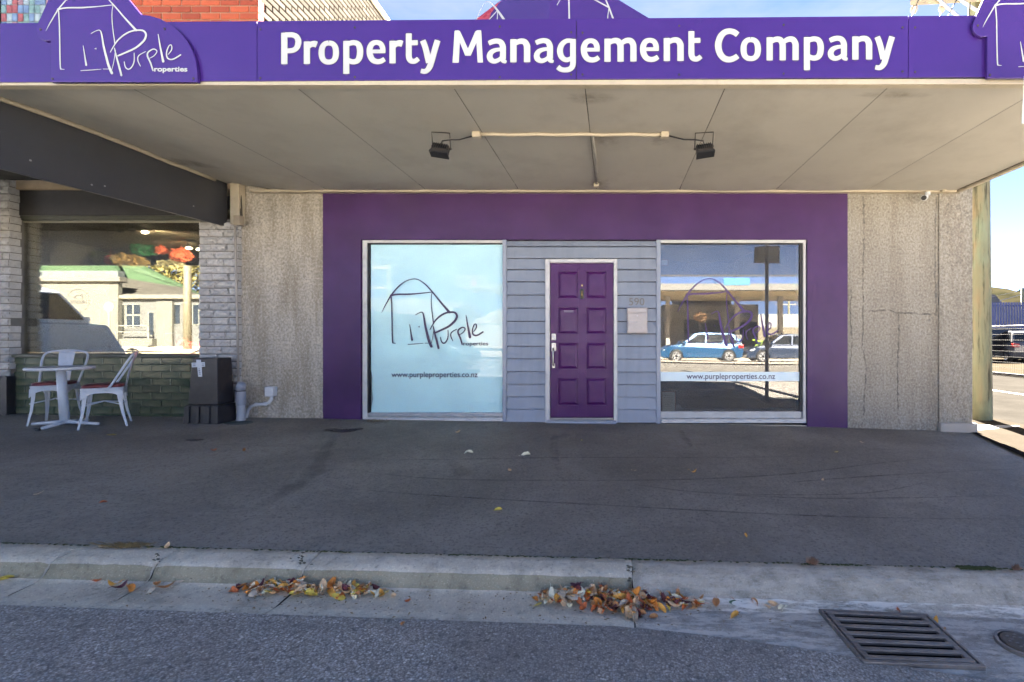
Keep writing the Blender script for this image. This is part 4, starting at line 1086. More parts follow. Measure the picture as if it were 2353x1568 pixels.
# cafe window and transom
gx0, gx1 = P(30, 0, 6.1).x, P(457, 0, 6.1).x+.05
CG = glass('cafe glass', .085, (.86,.87,.82), (.98,.97,.93), .012)
zt = P(0, 508, 6.1).z; zb = zb_t+.046
pane = MB().box(gx0, gx1, 6.10, 6.107, zb, zt).build('window_pane', CG, cafe)
FRM = mat('dark green frame', (.05,.055,.035), .4, .1, 6)
fr = MB(); fr.box(gx0-.06, gx0, 6.06, 6.14, zb, zt+.06); fr.box(gx0-.06, gx1, 6.06, 6.14, zt, zt+.06); fr.build('window_frame', FRM, cafe, bevel=.004)
MB().box(gx0, gx1, 6.09, 6.10, zt-.022, zt-.008).build('glazing_bead', mat('pale bead', (.35,.33,.25), .5), cafe)
MB().box(gx0-.06, gx1, 6.05, 6.12, zt+.06, CAMZ+2.3).build('transom_panel', mat('dark transom', (.02,.018,.017), .5, .1, 3), cafe)
# cafe room
XA_, XB_ = -9.4, -4.86
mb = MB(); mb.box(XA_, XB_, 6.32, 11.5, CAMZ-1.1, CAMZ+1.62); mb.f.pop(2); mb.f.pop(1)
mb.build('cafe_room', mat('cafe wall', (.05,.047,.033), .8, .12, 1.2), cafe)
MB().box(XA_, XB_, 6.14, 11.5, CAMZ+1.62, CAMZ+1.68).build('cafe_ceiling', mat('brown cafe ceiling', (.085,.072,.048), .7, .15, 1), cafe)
MB().box(gx0-.05, gx1, 6.14, 6.75, zb-.06, zb-.012).build('window_shelf', mat('wooden shelf', (.25,.17,.09), .6, .2, 4), cafe)
MB().box(gx0-.06, gx0+.22, 6.16, 6.3, zb, zt).build('inner_reveal', mat('olive reveal', (.17,.165,.11), .7), cafe)
# pale conduit casing at the edge of the cafe canopy
cc = thing('cable_riser', 'cream casing and grey pipe running down the joint between brick pillar and roughcast wall', 'conduit', (-4.86, 5.9, wall_z(-4.9)))
a = P(531, 430, 5.9); b = P(551, 516, 5.9)
MB().box(a.x, b.x, 5.88, 5.99, b.z, a.z+.05).build('casing', CREAM, cc, bevel=.005)
MB().box(P(543,0,5.85).x, P(557,0,5.85).x, 5.80, 5.88, P(0,519,5.85).z, P(0,497,5.85).z).build('junction_box', mat('beige box', (.34,.28,.2), .6), cc, bevel=.004)
MB().tube([P(553,440,5.93), P(555,480,5.90), P(556,500,5.86)], .006, 6).build('cable', BLACK, cc); MB().tube([P(550,440,5.94), P(551,470,5.93), P(553,497,5.87)], .005, 6).build('cable', BLACK, cc)
MB().tube([P(540,518,5.90), P(541,600,5.91), P(544,720,5.92), P(548,890,5.92)], .014, 8).build('riser_pipe', mat('grey riser pipe', (.36,.33,.29), .5, .1, 5), cc, smooth=True)
# cafe canopy: its dark end board faces the purple shop
cn = thing('cafe_canopy', 'dark charcoal cafe canopy with a deep end board beside the purple shop', 'canopy', (-7.2, 4.7, CAMZ+1.4))
CHAR = mat('charcoal board', (.052,.055,.062), .38, .08, 2, .1, 10, .003, dirt=.1, dirtcol=(.06,.06,.06), dscale=5)
mb = MB(); pts = [(-4.95, 3.36, CAMZ+1.345), (-4.95, 5.965, CAMZ+1.405), (-4.95, 5.965, CAMZ+1.99), (-4.95, 3.36, CAMZ+2.0)]
mb.prism([Vector(p) for p in pts], (-.03, 0, 0)); mb.build('end_board', CHAR, cn, bevel=.003)
MB().box(-12, -4.981, 3.36, 3.39, CAMZ+1.345, CAMZ+2.32).build('front_board', CHAR, cn)
MB().box(-12, -4.981, 3.40, 5.96, CAMZ+2.0, CAMZ+2.05).build('canopy_soffit', mat('dark canopy soffit', (.015,.014,.013), .7, .1, 2), cn)
for (px, py) in ((69,369),(210,425),(240,428),(444,474)):
    # screws on the end board
    d = -4.95*F/(px-CX); c = P(px, py, d); MB().cyl(c, c+Vector((.004,0,0)), .008, 8).build('screw', GALV, cn)
# ------------------------------------------------------------------ cafe window display
def pompom(px, py, r, d, m, lab, sq=1.0, n=90):
    mb = MB(); c = P(px, py, d); R = r*d/F
    for k in range(n):
        z = 1-2*(k+.5)/n; t = k*2.39996; q = math.sqrt(1-z*z)
        u = Vector((q*cos(t), q*sin(t), z*sq)); a = u.cross(Vector((.3,.2,1))).normalized(); b = u.cross(a)
        w = R*random.uniform(.16, .3); tip = c+u*R*random.uniform(.82, 1.08)
        th = random.uniform(0, 2*pi); a, b = a*cos(th)+b*sin(th), b*cos(th)-a*sin(th)
        mb.add([c+u*R*.25, tip+a*w-u*R*.12+b*w*.3, tip+b*w*.2, tip-a*w-u*R*.12+b*w*.3], [(0,1,2),(0,2,3)])
    mb.ball(c, R*.72, 8, 6, (1,1,sq), .1)
    mb.tube([c+Vector((0,0,R*sq*.6)), Vector((c.x, c.y, CAMZ+1.62))], .003, 4)
    return tag(mb.build('paper_pompom', m, fix=False), lab, 'paper pompom', 'paper pompoms hung in the cafe window')
pmat = lambda n, c: mat(n, c, .8, .2, 12)
PD = 8.3
pompom(332, 569, 27, PD, pmat('green tissue', (.012,.15,.06)), 'emerald green paper pompom, highest of the big ones in the cafe window', .74, 150)
pompom(228, 594, 28, PD+.2, pmat('olive tissue', (.09,.12,.02)), 'olive green paper pompom left of the large cream one in the cafe window', .62, 140)
pompom(295, 600, 33, PD, pmat('cream tissue', (.45,.33,.14)), 'large cream paper pompom in the middle of the cafe window', .52, 120)
pompom(415, 586, 22, PD, pmat('coral tissue', (.48,.10,.05)), 'large coral paper pompom beside the white brick pillar', .8, 130)
pompom(371, 575, 13, PD, pmat('coral tissue', (.48,.10,.05)), 'small coral paper pompom right of the emerald green one', .85)
pompom(180, 586, 14, PD, pmat('cream tissue', (.45,.33,.14)), 'small cream paper pompom hanging by itself at left of the row', .8)
pompom(253, 598, 12, PD+.1, pmat('red tissue', (.42,.045,.022)), 'small orange red paper pompom tucked between olive and cream ones')
pompom(156, 608, 14, PD, pmat('red tissue', (.42,.045,.022)), 'small red paper pompom low at left of the row', .7)
pompom(196, 606, 16, PD+.1, pmat('grey tissue', (.28,.27,.17)), 'greyish cream flattened pompom under the olive one', .5)
pompom(390, 611, 28, PD, pmat('grey tissue', (.28,.27,.17)), 'greyish flattened paper pompom under the large coral one', .45)
# track lights: two of the heads are lit
HOT = emit('lit lamp', (1, .82, .55), 1.5)
def track(px0, px1, py, d, heads, lab, sl=0):
    t = thing('track_light', lab, 'track light', P((px0+px1)/2, py, d))
    MB().tube([P(px0, py, d), P(px1, py+sl, d)], .022, 6).build('track', BLACK, t)
    for (hx, hy, lit) in heads:
        fx = (hx-px0)/(px1-px0); top = P(min(max(hx-3, px0), px1), py+sl*fx, d); e = P(hx, hy, d-.05)
        MB().tube([top, top*.3+e*.7], [.016, .018], 8).build('spot_neck', DARKM, t)
        dirv = (e-top).normalized()
        MB().tube([top*.35+e*.65, e], [.028, .042], 12).build('spot_head', DARKM, t)
        MB().tube([e, e+dirv*.006], [.036, .030], 12).build('spot_lens', HOT if lit else BLACK, t)
        if lit:
            ld = bpy.data.lights.new('spot_lamp', 'SPOT'); ld.energy = 13; ld.color = (1, .8, .55); ld.spot_size = radians(125); ld.shadow_soft_size = .04
            lo = bpy.data.objects.new('spot_lamp', ld); link(lo); lo.parent = t; lo.location = e+dirv*.03-wloc(t); lo.rotation_euler = (-Vector((-.2 if hx < 400 else -.5, .86, -.35))).to_track_quat('Z', 'Y').to_euler()
track(268, 336, 515, 7.0, [(276,531,False),(302,531,False),(331,533,True)], 'black track light with three heads on the cafe ceiling')
track(424, 470, 552, 7.8, [(432,570,True),(456,573,True)], 'black track light with lit heads close to the white brick pillar', 8)
# red neon word
NEON = emit('red neon', (1, .05, .04), .55)
nt = thing('neon_sign', 'red glowing cursive Open sign in the corner of the cafe window', 'neon sign', P(432, 806, 6.2))
def nfn(x, y): return P(405+x*.52, 776+y*.36, 6.2)
NS = [[(30,10),(8,30),(2,55),(10,72),(26,70),(36,50),(36,25),(26,10),(20,18)],[(44,40),(46,60),(40,92)],[(44,48),(56,34),(66,42),(62,60),(46,64)],[(70,52),(86,44),(84,32),(72,40),(72,58),(86,66)],[(94,38),(94,66),(96,46),(106,36),(112,46),(114,64)]]
mb = MB()
for s in NS:
    l = smooth_line(s, [1]*len(s), 4); mb.tube([nfn(x, y) for x, y, _ in l], .012, 6)
mb.build('neon_tube', NEON, nt, smooth=True)
a, b = P(400, 768, 6.23), P(470, 811, 6.23); MB().box(a.x, b.x, 6.215, 6.22, b.z, a.z).build('neon_backing', BLACK, nt)
mp = thing('menu_board', 'small white framed menu leaning inside the cafe window beside the neon sign', 'menu', P(382, 809, 6.2))
q4 = [P(366,808,6.2), P(393,808,6.2), P(404,765,6.3), P(377,765,6.3)]
MB().prism([Vector(p) for p in q4], (0,.012,0)).build('menu_frame', WHITE, mp)
cn4 = sum(q4, Vector((0,0,0)))/4; MB().poly([cn4+(p-cn4)*.86+Vector((0,-.002,0)) for p in q4]).build('menu_sheet', mat('menu print', (.33,.30,.29), .6, .5, 60), mp)
fl = thing('fairy_lights', 'string of tiny warm fairy lights along the cafe window sill', 'fairy lights', P(240, 812, 6.13))
MB().tube([P(38,811,6.13), P(457,811,6.13)], .003, 4).build('light_wire', BLACK, fl)
mb = MB()
for k in range(84): mb.ball(P(40+k*5.0, 810.6+random.uniform(-.5,.5), 6.128), .0055, 5, 4)
o = mb.build('light_bulbs', emit('warm bulbs', (1,.72,.42), .12), fl); o['kind'] = 'stuff'
# small pots and bowls on the shelf
for (px, w, c, lab) in ((158, .05, (.42,.18,.09), 'small terracotta pot on the cafe shelf behind the table'), (196,.06,(.25,.25,.13),'shallow olive dish on the cafe shelf right of the terracotta pot'), (226,.07,(.42,.24,.14),'wide orange bowl on the cafe shelf')):
    p = P(px, 809, 6.3); MB().lathe([(w*.6,0),(w,.05),(w*1.05,.06),(w*.9,.06)], (p.x, 6.3, zb-.012), 14).build('bowl', mat('glaze'+str(px), c, .4))
    o = bpy.context.scene.objects[-1] if False else None
for o in [q for q in bpy.data.objects if q.name.startswith('bowl') and q.parent is None]:
    pass
bl = [q for q in bpy.data.objects if q.name.split('.')[0] == 'bowl' and q.parent is None]
for o, lab in zip(bl, ('small terracotta pot on the cafe shelf behind the table', 'shallow olive dish on the cafe shelf right of the terracotta pot', 'wide orange bowl on the cafe shelf')):
    tag(o, lab, 'bowl', 'bowls on the cafe window shelf')

# ------------------------------------------------------------------ chairs and table
CH = mat('pale grey chair paint', (.60,.64,.70), .35, .05, 5, dirt=.25, dirtcol=(.4,.38,.36), dscale=16)
CUSH = mat('dark red vinyl', (.19,.035,.035), .4, .15, 8, .2, 30, .004)
TTOP = mat('worn table top', (.34,.35,.40), .35, .15, 4, streak=0, dirt=.4, dirtcol=(.5,.5,.52), dscale=5)
def slope_at(X, Y): return math.atan(.02)
def tube_l(pts, r, n=8): return MB().tube(pts, r, n)
def chair(label, px, py, rot):
    d = 0; z = CAMZ-1.03
    # find ground point along the sight line
    for k in range(40):
        d = (CAMZ-z)*F/(py-CY); X = (px-CX)/F*d; z = foot_z(X, d)
    t = thing('metal_chair', label, 'chair', (X, d, z-.004), rot, 'white metal chairs at the cafe table')
    h = .455; w = .175
    # seat pan
    mb = MB(); ring = [(w*cos(a)*1.0 if False else 0, 0) for a in ()]
    def rr(w_, d_, r, z, n=4):
        out = []
        for (cx_, cy_, a0) in ((w_-r, d_-r, 0), (-w_+r, d_-r, 90), (-w_+r, -d_+r, 180), (w_-r, -d_+r, 270)):
            for k in range(n+1):
                a = radians(a0+90*k/n); out.append((cx_+r*cos(a), cy_+r*sin(a), z))
        return out
    A_, B_ = rr(.178, .175, .05, h), rr(.172, .169, .05, h-.045)
    n = len(A_); mb.add(A_+B_, [tuple(range(n)), tuple(range(2*n-1, n-1, -1))]+[(i, (i+1) % n, (i+1) % n+n, i+n) for i in range(n)])
    mb.build('seat', CH, t, local=True, bevel=.006)
    A_, B_ = rr(.168, .165, .055, h+.002), rr(.172, .168, .06, h+.026); C_ = rr(.135, .13, .05, h+.038)
    mb = MB(); mb.add(A_+B_+C_, [tuple(range(2*n, 3*n)), tuple(range(n-1, -1, -1))]+[(i, (i+1) % n, (i+1) % n+n, i+n) for i in range(n)]+[(i+n, (i+1) % n+n, (i+1) % n+2*n, i+2*n) for i in range(n)])
    cu = mb.build('cushion', CUSH, t, local=True, smooth=True)
    # apron arches between the legs, front is -y
    for (fx, fy, tx, ty) in ((-1,-1,1,-1), (-1,1,1,1), (-1,-1,-1,1), (1,-1,1,1)):
        mb = MB(); L_ = []; U_ = []
        for k in range(13):
            s_ = k/12; X_ = lerp(fx, tx, s_)*.165; Y_ = lerp(fy, ty, s_)*.162; e = abs(2*s_-1)
            drop = .018+.075*e**3.2
            o_ = 1.0+.02*e
            L_.append((X_*o_, Y_*o_, h-.042-drop)); U_.append((X_, Y_, h-.036))
        m_ = 13; mb.add(L_+U_, [(i, i+1, m_+i+1, m_+i) for i in range(12)])
        ob = mb.build('apron', CH, t, local=True); so = ob.modifiers.new('solid', 'SOLIDIFY'); so.thickness = .006; so.offset = 0
    for sx_ in (-1, 1):
        for sy_ in (-1, 1):
            top = Vector((sx_*.158, sy_*.155, h-.04)); bot = Vector((sx_*.186, sy_*(.186 if sy_ < 0 else .210), 0))
            mb = MB(); secs = []
            for k, (tt, ww) in enumerate(((0,.046),(.25,.036),(.6,.026),(.92,.019),(1,.019))):
                c = top.lerp(bot, tt); c += Vector((sx_, sy_, 0))*(-.012*sin(pi*tt))
                a = Vector((sx_, 0, 0))*ww; b = Vector((0, sy_, 0))*ww
                secs.append([c, c-a, c-a*.9-b*.25, c-a*.3-b*.3, c-b*.9-a*.25, c-b])
            m_ = 6; mb.add([p for s_ in secs for p in s_], [(i*m_+j, i*m_+(j+1) % m_, (i+1)*m_+(j+1) % m_, (i+1)*m_+j) for i in range(4) for j in range(m_)]+[tuple(range(5)), tuple(range(4*m_, 5*m_))])
            mb.build('leg', CH, t, local=True, bevel=.002)
    for a, b in (((-.15,-.15),(.15,.15)), ((-.15,.15),(.15,-.15))):
        tube_l([(a[0]*1.1, a[1]*1.1, .25), (0, 0, .29), (b[0]*1.1, b[1]*1.1, .25)], .007, 6).build('cross_brace', CH, t, local=True)
    # bent tube back
    pts = [(-.172, .02, h-.03), (-.182, .07, h+.02), (-.20, .14, h+.16), (-.215, .20, h+.28), (-.205, .235, h+.35), (-.15, .25, h+.385), (0, .262, h+.40),
           (.15, .25, h+.385), (.205, .235, h+.35), (.215, .20, h+.28), (.20, .14, h+.16), (.182, .07, h+.02), (.172, .02, h-.03)]
    l = []
    for i in range(len(pts)-1):
        p0, p1, p2, p3 = [Vector(pts[max(0, min(len(pts)-1, i+k))]) for k in (-1, 0, 1, 2)]
        for k in range(4):
            s_ = k/4; l.append(.5*(2*p1+(p2-p0)*s_+(2*p0-5*p1+4*p2-p3)*s_*s_+(3*p1-p0-3*p2+p3)*s_**3))
    l.append(Vector(pts[-1]))
    tube_l(l, .0115, 8).build('back_frame', CH, t, smooth=True, local=True)
    mb = MB()
    def sl(u, v):
        ww = lerp(.052, .082, v); X_ = (u-.5)*2*ww
        rib = .006 if abs(abs(u-.5)-.18) < .04 else 0
        return (X_, lerp(.172, .262, v)-rib-.01*sin(pi*v)+.012*(1-abs(2*u-1)**2)*.5, h-.02+v*.425)
    mb.grid(sl, 16, 6); ob = mb.build('back_slat', CH, t, smooth=True, local=True); so = ob.modifiers.new('solid', 'SOLIDIFY'); so.thickness = .004
    return t
chair('white metal chair with red cushion facing the street behind the round table', 128, 971, radians(27)).scale = (.9, .9, 1)
chair('white metal chair with red cushion seen side on, drawn up right of the table', 240, 978, radians(-50))
def gp(px, py):
    z = CAMZ-1.03; d = 5
    for k in range(40): d = (CAMZ-z)*F/(py-CY); X = (px-CX)/F*d; z = foot_z(X, d)
    return Vector((X, d, z))
g = gp(151, 979)
tb = thing('cafe_table', 'round white cafe table with a worn grey top on a single post', 'table', g)
th = .655
tp = MB().lathe([(.0,0),(.245,0),(.26,.006),(.265,.014),(.26,.024),(.245,.027),(0,.027)], g+Vector((-.06,-.0,th)), 40); tp.build('table_top', TTOP, tb, bevel=0)
MB().lathe([(.25,-.010),(.267,-.006),(.272,.012),(.267,.023),(.262,.0245)], g+Vector((-.06,0,th)), 40).build('table_rim', WHITE, tb, smooth=True)
MB().tube([g+Vector((-.06,0,th-.003)), g+Vector((-.01,0,.05))], [.040,.043], 14).build('post', CH, tb, smooth=True)
for (ang, ln) in ((8, .33), (98, .26)):
    a = radians(ang); v = Vector((cos(a), sin(a), 0))*ln
    p0, p1 = g-v, g+v
    p0.z = foot_z(p0.x, p0.y)+.022; p1.z = foot_z(p1.x, p1.y)+.022
    MB().tube([p0, g+Vector((0,0,.05)), p1], [.017,.024,.017], 8).build('foot_bar', CH, tb, smooth=True)
MB().cyl(g+Vector((.01,-.27,.0)), g+Vector((.01,-.27,.03)), .022, 10).build('foot_pad', BLACK, tb)

# ------------------------------------------------------------------ black box by the pillar
bb = thing('black_box', 'scuffed black metal box with a white cross shaped sticker standing against the brick pillar', 'box', gp(470, 975))
SCUF = mat('scuffed black paint', (.014,.013,.016), .42, .35, 9, .25, 20, .004, dirt=.65, dirtcol=(.05,.037,.027), dscale=7)
f0, f1 = gp(421, 974), gp(499, 976)
dirx = (f1-f0); dirx.z = 0; dirx.normalize(); diry = Vector((-dirx.y, dirx.x, 0))
w0 = (f1-f0).length; zg = min(f0.z, f1.z)-.01
def bxp(u, v, z, ins=0): return Vector((f0.x, f0.y, 0))+dirx*u+diry*v+Vector((0,0,z))
MB().hexa([bxp(.03,.03,zg+.24), bxp(w0-.03,.03,zg+.24), bxp(w0-.03,.27,zg+.24), bxp(.03,.27,zg+.24)], [bxp(.055,.055,zg+.80), bxp(w0-.055,.055,zg+.80), bxp(w0-.055,.25,zg+.80), bxp(.055,.25,zg+.80)]).build('box_panel', SCUF, bb, bevel=.006)
MB().hexa([bxp(.0,.0,zg), bxp(w0,.0,zg), bxp(w0,.28,zg), bxp(.0,.28,zg)], [bxp(.015,.015,zg+.235), bxp(w0-.015,.015,zg+.235), bxp(w0-.015,.275,zg+.235), bxp(.015,.275,zg+.235)]).build('box_base', SCUF, bb, bevel=.006)
mb = MB()
for k in (.0, .36, .75): 
    u0 = .01+k*(w0-.09)
    mb.hexa([bxp(u0,-.016,zg), bxp(u0+.07,-.016,zg), bxp(u0+.07,.03,zg), bxp(u0,.03,zg)], [bxp(u0+.006,-.004,zg+.225), bxp(u0+.064,-.004,zg+.225), bxp(u0+.064,.04,zg+.225), bxp(u0+.006,.04,zg+.225)])
mb.build('base_ribs', SCUF, bb, bevel=.005)
def stk(px, py, lift=.004):
    # on the leaning front face
    o_ = Vector((0,0,CAMZ)); r = P(px, py, 1)-o_
    A0, B0, C0 = bxp(.03,.03,zg+.24), bxp(w0-.03,.03,zg+.24), bxp(.055,.055,zg+.80)
    n_ = (B0-A0).cross(C0-A0).normalized(); n_ = n_ if n_.y < 0 else -n_
    return o_+r*((A0-o_).dot(n_)/r.dot(n_))+n_*lift
bcx = 457; 
CROSS = [(451,827),(462,827),(462.5,833),(471,832),(471.5,843),(464,843.5),(465,866),(455.5,866),(453.5,844),(441,844.5),(440.5,834),(451.5,833.5)]
MB().poly([stk(x, y) for x, y in CROSS]).build('cross_sticker', mat('white sticker', (.6,.63,.68), .5, .05), bb)
mb = MB()
for (x0_, y0_, x1_, y1_) in ((443,836,450,837.5),(443,840,450,841.5),(464,836,470,837.5),(464,840,470,841.5),(457,847,459,849),(456.5,851,460.5,853.5),(457.5,855,461.5,857),(457.5,859,462,861)):
    mb.poly([stk(x0_,y0_,.006), stk(x1_,y0_,.006), stk(x1_,y1_,.006), stk(x0_,y1_,.006)])
mb.build('sticker_print', mat('sticker print', (.16,.19,.28), .6), bb)

# ------------------------------------------------------------------ vent post, white box, cover
g = P(553, 962, 5.80); gz0 = foot_z(g.x, 5.8)
vp = thing('vent_post', 'short grey plastic vent post with domed cap in front of the pillar joint', 'vent pipe', (g.x, 5.8, gz0))
GPL = mat('grey plastic', (.27,.29,.34), .45, .08, 8); GPL2 = mat('pale grey plastic', (.38,.40,.44), .5, .08, 8)
MB().lathe([(.050,-.02),(.050,.015),(.046,.02),(.046,.19)], (g.x, 5.8, gz0), 20).build('lower_pipe', GPL2, vp, smooth=False, bevel=.002)
MB().lathe([(.052,.19),(.053,.365)], (g.x, 5.8, gz0), 20).build('sleeve', GPL, vp, bevel=.003)
MB().lathe([(.050,.365),(.050,.376)], (g.x, 5.8, gz0), 20).build('black_band', BLACK, vp)
MB().lathe([(.051,.376),(.051,.43),(.046,.455),(.034,.475),(.016,.486),(0.001,.489)], (g.x, 5.8, gz0), 20).build('cap', GPL, vp, smooth=True)
mb = MB()
for k in range(4): mb.box(g.x-.02, g.x+.005, 5.8-.0545, 5.8-.05, gz0+.22+k*.03, gz0+.235+k*.03)
mb.build('embossed_marks', GPL, vp)
wb = thing('meter_box', 'small white plastic box with bent white pipe low on the roughcast wall', 'utility box', P(622, 935, 5.96))
a, b = P(612, 889, 5.95), P(631, 911, 5.95)
MB().box(a.x, b.x, 5.915, 5.997, b.z, a.z).build('box_body', WHITE, wb, bevel=.006)
MB().tube([P(624,910,5.95), P(623,918,5.95), P(617,926,5.95), P(608,929,5.95), P(588,930,5.95), P(577,934,5.95), P(569,943,5.95), P(566,954,5.95), P(565,964,5.95)], .0195, 10).build('bent_pipe', WHITE, wb, smooth=True)
for (x0_, y0_, x1_, y1_) in ((586,930,590,930),(607,929,611,928.5)): MB().tube([P(x0_,y0_,5.95), P(x1_,y1_,5.95)], .024, 10).build('pipe_socket', WHITE, wb)
cv = gp(548, 973)
MB().lathe([(.0,.002),(.155,.002),(.155,.008),(.15,.011),(0,.011)], (0,0,0), 28)
mb = MB(); n = 30
mb.prism([Vector((cv.x+.155*cos(2*pi*k/n), cv.y+.10*sin(2*pi*k/n), foot_z(cv.x+.155*cos(2*pi*k/n), cv.y+.10*sin(2*pi*k/n))+.003)) for k in range(n)], (0,0,.007))
tag(mb.build('access_cover', mat('green access cover', (.07,.095,.085), .6, .1, 6), bevel=.002), 'oval dull green access cover in the footpath by the vent post', 'cover')
# ------------------------------------------------------------------ drain grate and valve cover
def on_road(px, py, z): d = (CAMZ-z)*F/(py-CY); return Vector(((px-CX)/F*d, d, z))
IRON = mat('worn cast iron', (.22,.20,.185), .5, .25, 14, .4, 60, .003, metal=.35, dirt=.5, dirtcol=(.24,.22,.2), dscale=16)
gzv = CAMZ-1.312
gq = [on_road(1879,1403,gzv+.006), on_road(2131,1415,gzv-.002), on_road(2267,1538,gzv-.004), on_road(1983,1528,gzv+.003)]
gt = thing('drain_grate', 'rectangular cast iron drain grate with six long slots set in the gutter', 'drain grate', sum(gq, Vector((0,0,0)))/4)
def GQ(u, v, dz=0):
    u = .03+u*.94; v = .045+v*.905
    return (gq[0]*(1-u)*(1-v)+gq[1]*u*(1-v)+gq[2]*u*v+gq[3]*(1-u)*v)+Vector((0,0,dz))
def bar(u0, u1, v0, v1, name='grate_bar', top=.012, dp=.05, bev=.004):
    return MB().hexa([GQ(u0,v1,-dp), GQ(u1,v1,-dp), GQ(u1,v0,-dp), GQ(u0,v0,-dp)], [GQ(u0,v1,top), GQ(u1,v1,top), GQ(u1,v0,top), GQ(u0,v0,top)]).build(name, IRON, gt, bevel=bev)
mb = MB()
fw = .035
for (u0, u1, v0, v1) in ((-.03,1.03,-.045,.0),(-.03,1.03,1.0,1.05),(-.03,.0,0,1),(1.0,1.03,0,1)):
    mb.hexa([GQ(u0,v1,-.05), GQ(u1,v1,-.05), GQ(u1,v0,-.05), GQ(u0,v0,-.05)], [GQ(u0,v1,.011), GQ(u1,v1,.011), GQ(u1,v0,.011), GQ(u0,v0,.011)])
mb.build('grate_frame', IRON, gt, bevel=.003)
vv = [.025,.075]; slots = 6; vv = []
pitch = (.965-.03)/slots
bar(.015, .985, .012, .052)
for k in range(slots):
    s0 = .052+k*.156; s1 = s0+.085
    e = s1+.071 if k < slots-1 else .988
    bar(.015, .985, s1, e)
    for (ua, ub) in ((.015,.075),(.925,.985)):
        bar(ua, ub, s0-.0, s1+.0, 'grate_end', .0115)
MB().poly([GQ(-.01,1.02,-.001), GQ(1.01,1.02,-.001), GQ(1.01,-.02,-.001), GQ(-.01,-.02,-.001)]).build('slot_shade_plate', mat('slot shade black', (.006,.0055,.005), 1.0, .5, 40, spec=0), gt)  # black plate just under the bars, painting the dark depth of the slots
mb = MB()
for (a, b) in (((-.025,-.04),(1.025,-.04)), ((1.025,-.04),(1.025,1.045)), ((1.025,1.045),(-.025,1.045)), ((-.025,1.045),(-.025,-.04))):
    mb.poly([GQ(*a,-.21), GQ(*b,-.21), GQ(*b,-.04), GQ(*a,-.04)])
mb.build('sump_wall', DIRT, gt)
# concrete apron round the grate
c = on_road(2345, 1478, CAMZ-1.318); n = 26
vc = thing('valve_cover', 'round rusty valve cover in the gutter at the right edge', 'valve cover', c)
MB().lathe([(.001,.007),(.062,.007),(.070,.004),(.072,-.02)], c, n).build('cover_lid', mat('rusty lid', (.12,.095,.075), .7, .3, 30, .5, 60, .004), vc)
MB().lathe([(.078,-.02),(.078,.003),(.090,.003),(.092,-.02)], c, n).build('cover_ring', IRON, vc)
mb = MB()
for k in range(14):
    a = 2*pi*k/14; r = .045 if k % 2 else .028; p = c+Vector((r*cos(a), r*sin(a), .007)); mb.box(p.x-.006, p.x+.006, p.y-.003, p.y+.003, p.z, p.z+.003)
mb.build('cover_studs', IRON, vc)

# ------------------------------------------------------------------ leaves
LEAFC = [('orange', (.68,.24,.04)), ('brown', (.42,.19,.07)), ('tan', (.62,.42,.23)), ('pale', (.72,.61,.45)), ('maroon', (.10,.022,.03)), ('yellow', (.72,.49,.08)), ('rust', (.48,.12,.03)), ('grey tan', (.46,.38,.28)), ('amber', (.70,.33,.06))]
LEAFM = [mat('leaf '+n, tuple(min(.9, x*1.4) for x in c), .6, .25, 60, .4, 120, .002) for n, c in LEAFC]
GREENLEAF = mat('leaf green', (.07,.14,.07), .6, .2, 60)
def leaf_mesh(L_, W_, curl, fold, m):
    mb = MB(); n = 6
    for i in range(n+1):
        t = i/n; w = W_*sin(pi*min(1, t*.90+.06))**.62*(1 if t < .97 else .45)*.5
        z = curl*(2*t-1)**2*L_*.5+random.uniform(-.06, .06)*W_
        x = (t-.5)*L_
        mb.v += [Vector((x, -w, z+fold*w)), Vector((x, -w*.5, z+fold*w*.35)), Vector((x, 0, z)), Vector((x, w*.5, z+fold*w*.35)), Vector((x, w, z+fold*w+random.uniform(-.1, .1)*w))]
    for i in range(n):
        for j in range(4): q = i*5+j; mb.f.append((q, q+5, q+6, q+1))
    mb.tube([(-L_*.5,0,curl*L_*.5), (-L_*.72,0,curl*L_*.5+.004)], .0011, 4)
    me = mb.mesh('leaf'); me.materials.append(m); me.shade_smooth(); return me
LM = [[leaf_mesh(random.uniform(.045,.068), random.uniform(.024,.036), random.uniform(-.5,1.0), random.uniform(-.4,1.3), m) for _ in range(3)] for m in LEAFM]
def chan_z(X, Y):
    zl = CAMZ-1.29-.0256*clampx(X); kz = kerb_z(X)
    if Y > 2.33: return kz-.075+(Y-2.33)*1.6
    return lerp(zl, kz-.09, max(0, min(1, (Y-lip_y(X))/(2.29-lip_y(X)))))
def pile(label, parts_, n, loc):
    t = thing('leaf_pile', label, 'leaf pile', loc)
    W_ = [p[4] for p in parts_]
    for k in range(n):
        x0_, x1_, yc, ys, _, hh = random.choices(parts_, W_)[0]
        u = random.betavariate(1.6, 1.6); X = lerp(x0_, x1_, u); e = sin(pi*u)**.6
        yy = random.gauss(0, .5); yy = max(-1, min(1, yy)); Y = yc+yy*ys*(.35+.65*e)
        Y = min(Y, 2.325)
        Z = chan_z(X, Y)+.006+random.random()*hh*e*(1-abs(yy)*.8)
        me = random.choice(random.choices(LM, [3,6,6,4,3,3,3,6,3])[0])
        put('leaf', me, t, (X, Y, Z), (random.gauss(0,.42), random.gauss(0,.38), random.uniform(0, 2*pi)), (random.uniform(.6,1.25),)*3)
    return t
pile('larger heap of orange, brown and tan leaves in the gutter at the kerb joint', [(-.36,.02,2.265,.085,5,.055),(-.1,.20,2.235,.10,5,.05),(.16,.46,2.235,.055,2.4,.03),(-.9,1.0,2.255,.06,.55,.008)], 295, (0, 2.25, chan_z(0, 2.25)))
